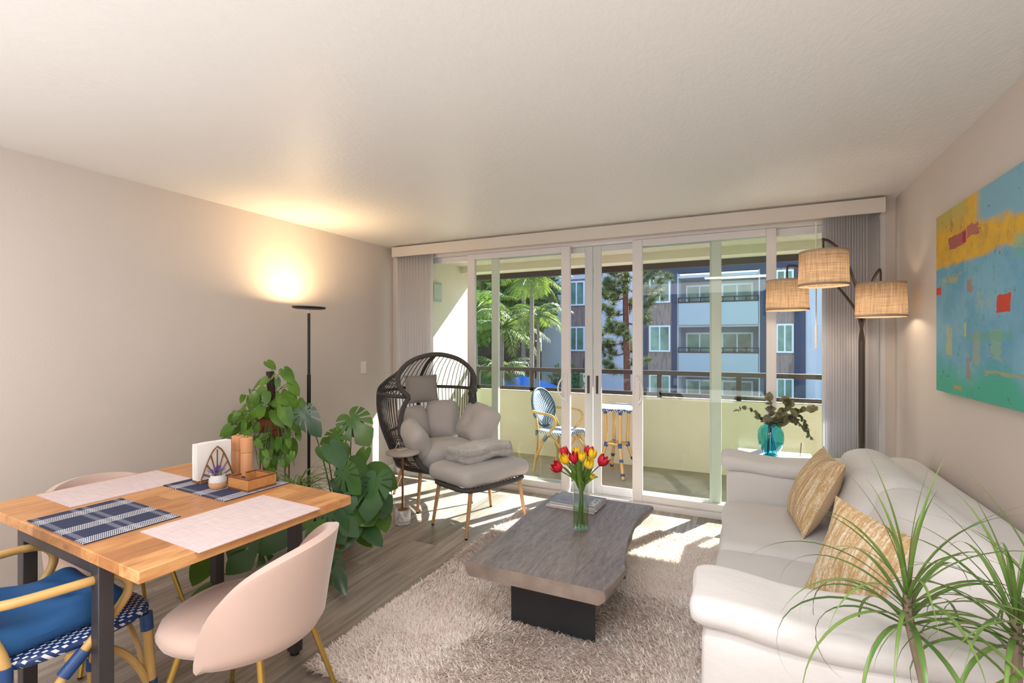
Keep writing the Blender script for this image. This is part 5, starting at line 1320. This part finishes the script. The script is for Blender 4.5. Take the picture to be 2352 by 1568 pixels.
sp = thing('potted_strap_plant', 'grassy strap-leaved plant tangled behind the table corner', 'plant', (-2.86, 2.48, 0))
MB().lathe([(.08, 0), (.085, .004), (.105, .34), (.11, .36), (.098, .36), (.095, .335), (0, .335)], n=36).build('pot', 'pot_white', sp)
m = MB(); rnd = random.Random(8)
for i in range(110):
    a = i * 2.4 + rnd.uniform(-.3, .3); L = rnd.uniform(.26, .58); el = rnd.uniform(.3, 1.35); d = Vector((math.cos(a), math.sin(a), 0))
    if d.x < -.3: L *= .55
    p0 = Vector((rnd.uniform(-.03, .03), rnd.uniform(-.03, .03), .34)); pts = [p0]
    for k in range(9):
        e = el - (k / 8) ** 1.2 * rnd.uniform(1.5, 2.1); pts.append(pts[-1] + (d * math.cos(e) + Vector((0, 0, math.sin(e)))) * L / 8)
    m.strap(pts, [.010 * (1 - (k / 9) ** 3) + .001 for k in range(10)])
m.build('leaves', 'spider', sp, angle=180)

dr = thing('potted_dracaena', 'red-edged dracaena with narrow arching leaves in front of the sofa arm', 'plant', (.47, 1.27, 0)); DO = Vector((.47, 1.27, 0))
MB().lathe([(.11, 0), (.115, .005), (.15, .30), (.158, .31), (.158, .34), (.14, .34), (.138, .31), (0, .31)], n=40).build('pot', 'pot_white', dr)
m = MB(); cn = MB(); rnd = random.Random(31)
def head(c, n, Ls, seed, tilt=(0, 0)):
    rnd = random.Random(seed); c = Vector(c) - DO
    cn.tube(smoothpath([(rnd.uniform(-.04, .04), rnd.uniform(-.04, .04), .30), (c.x * .5, c.y * .5, .45), (c.x * .95, c.y * .95, c.z - .06), (c.x, c.y, c.z + .03)], 6), .0095, 8)
    for i in range(n):
        q = (i + .5) / n; a = i * 2.39996 + rnd.uniform(-.15, .15); el = 1.50 - 1.35 * q ** .85 + rnd.uniform(-.08, .08); L = Ls * rnd.uniform(.8, 1.12) * (1 - .15 * (1 - q))
        d = Vector((math.cos(a), math.sin(a), 0)); p = c + Vector((0, 0, .04 - .09 * q)); pts = [p]; bend = (.10 + 2.9 * q ** .6) * rnd.uniform(.85, 1.15); N = 14
        for k in range(N):
            e = el - bend * (k / N) ** 1.3; pts.append(pts[-1] + (d * math.cos(e) + Vector((0, 0, math.sin(e)))) * L / N)
        wd = rnd.uniform(.006, .0085) * (1 + .55 * q)
        m.strap(pts, [wd * (.8 + .4 * math.sin(PI * min(1, k / N * 1.2))) * max(.06, 1 - (k / N) ** 2.2) for k in range(N + 1)], fold=.3)
head(at(2085, 1395, 1.12), 46, .40, 41); head(at(2335, 1450, 1.05), 40, .38, 42); head(at(2440, 1500, .98), 26, .44, 43)
cn.build('canes', 'cane', dr); m.build('leaves', 'dracaena', dr, angle=180)

# ------------------------------------------------------------------ lights
def light(name, kind, loc, energy, color=(1, 1, 1), size=None, size_y=None, aim=None, **k):
    l = bpy.data.lights.new(name, kind); l.energy = energy; l.color = color
    if kind == 'AREA':
        l.shape = 'RECTANGLE' if size_y else 'SQUARE'; l.size = size
        if size_y: l.size_y = size_y
    for a, v in k.items(): setattr(l, a, v)
    o = bpy.data.objects.new(name, l); C.objects.link(o); o.location = loc
    if aim is not None: o.rotation_euler = Vector(aim).to_track_quat('-Z', 'Y').to_euler()
    return o
light('sun', 'SUN', (2, 20, 15), 17.0, (1, .95, .88), aim=(-.48, -1, -.84), angle=math.radians(.6))
light('ceiling_lamp_light', 'AREA', (-.15, .42, 2.415), 16, (1, .97, .94), .9, .25, (0, 0, -1))
light('rear_bounce_fill', 'AREA', (-1.2, -1.0, .45), 75, (.95, .975, 1), 3.6, 2.2, (0, 0, 1))  # added fill aimed up at the ceiling to brighten the room, no real lamp
light('rear_ceiling_fill', 'AREA', (-1.3, -1.1, 2.42), 58, (.95, .975, 1), 3.4, 2.0, (0, 0, -1))  # added downward fill panel behind the camera, stands for no known ceiling fixture
light('torchiere_light', 'AREA', (-3.22, 2.91, 1.725), 7, (1, .70, .38), .2, None, (0, 0, 1), spread=math.radians(170))

w = bpy.data.worlds.new('sky'); bpy.context.scene.world = w; w.use_nodes = True
nt = w.node_tree; bg = nt.nodes['Background']
tc_ = nt.nodes.new('ShaderNodeTexCoord'); sx = nt.nodes.new('ShaderNodeSeparateXYZ'); rp = nt.nodes.new('ShaderNodeValToRGB')
nt.links.new(tc_.outputs['Generated'], sx.inputs[0]); nt.links.new(sx.outputs['Z'], rp.inputs[0]); nt.links.new(rp.outputs[0], bg.inputs[0])
e = rp.color_ramp.elements; e[0].position = 0; e[0].color = (.80, .88, 1, 1); e[1].position = .6; e[1].color = (.30, .52, .95, 1)
bg.inputs[1].default_value = 1.6

cam = bpy.data.cameras.new('camera'); cam.sensor_width = 36; cam.lens = 1132 / 2352 * 36; cam.clip_start = .02; cam.clip_end = 200
co = bpy.data.objects.new('camera', cam); C.objects.link(co); co.location = CAM; co.rotation_euler = (PI / 2, 0, YAW)
sc = bpy.context.scene; sc.camera = co
sc.view_settings.view_transform = 'Standard'; sc.view_settings.look = 'None'; sc.view_settings.exposure = .6
sc.cycles.max_bounces = 9; sc.cycles.diffuse_bounces = 4; sc.cycles.use_adaptive_sampling = True; sc.cycles.adaptive_threshold = .03; sc.cycles.transparent_max_bounces = 24; sc.cycles.glossy_bounces = 4
sc.cycles.use_denoising = True; sc.cycles.sample_clamp_indirect = 6; sc.cycles.caustics_reflective = False
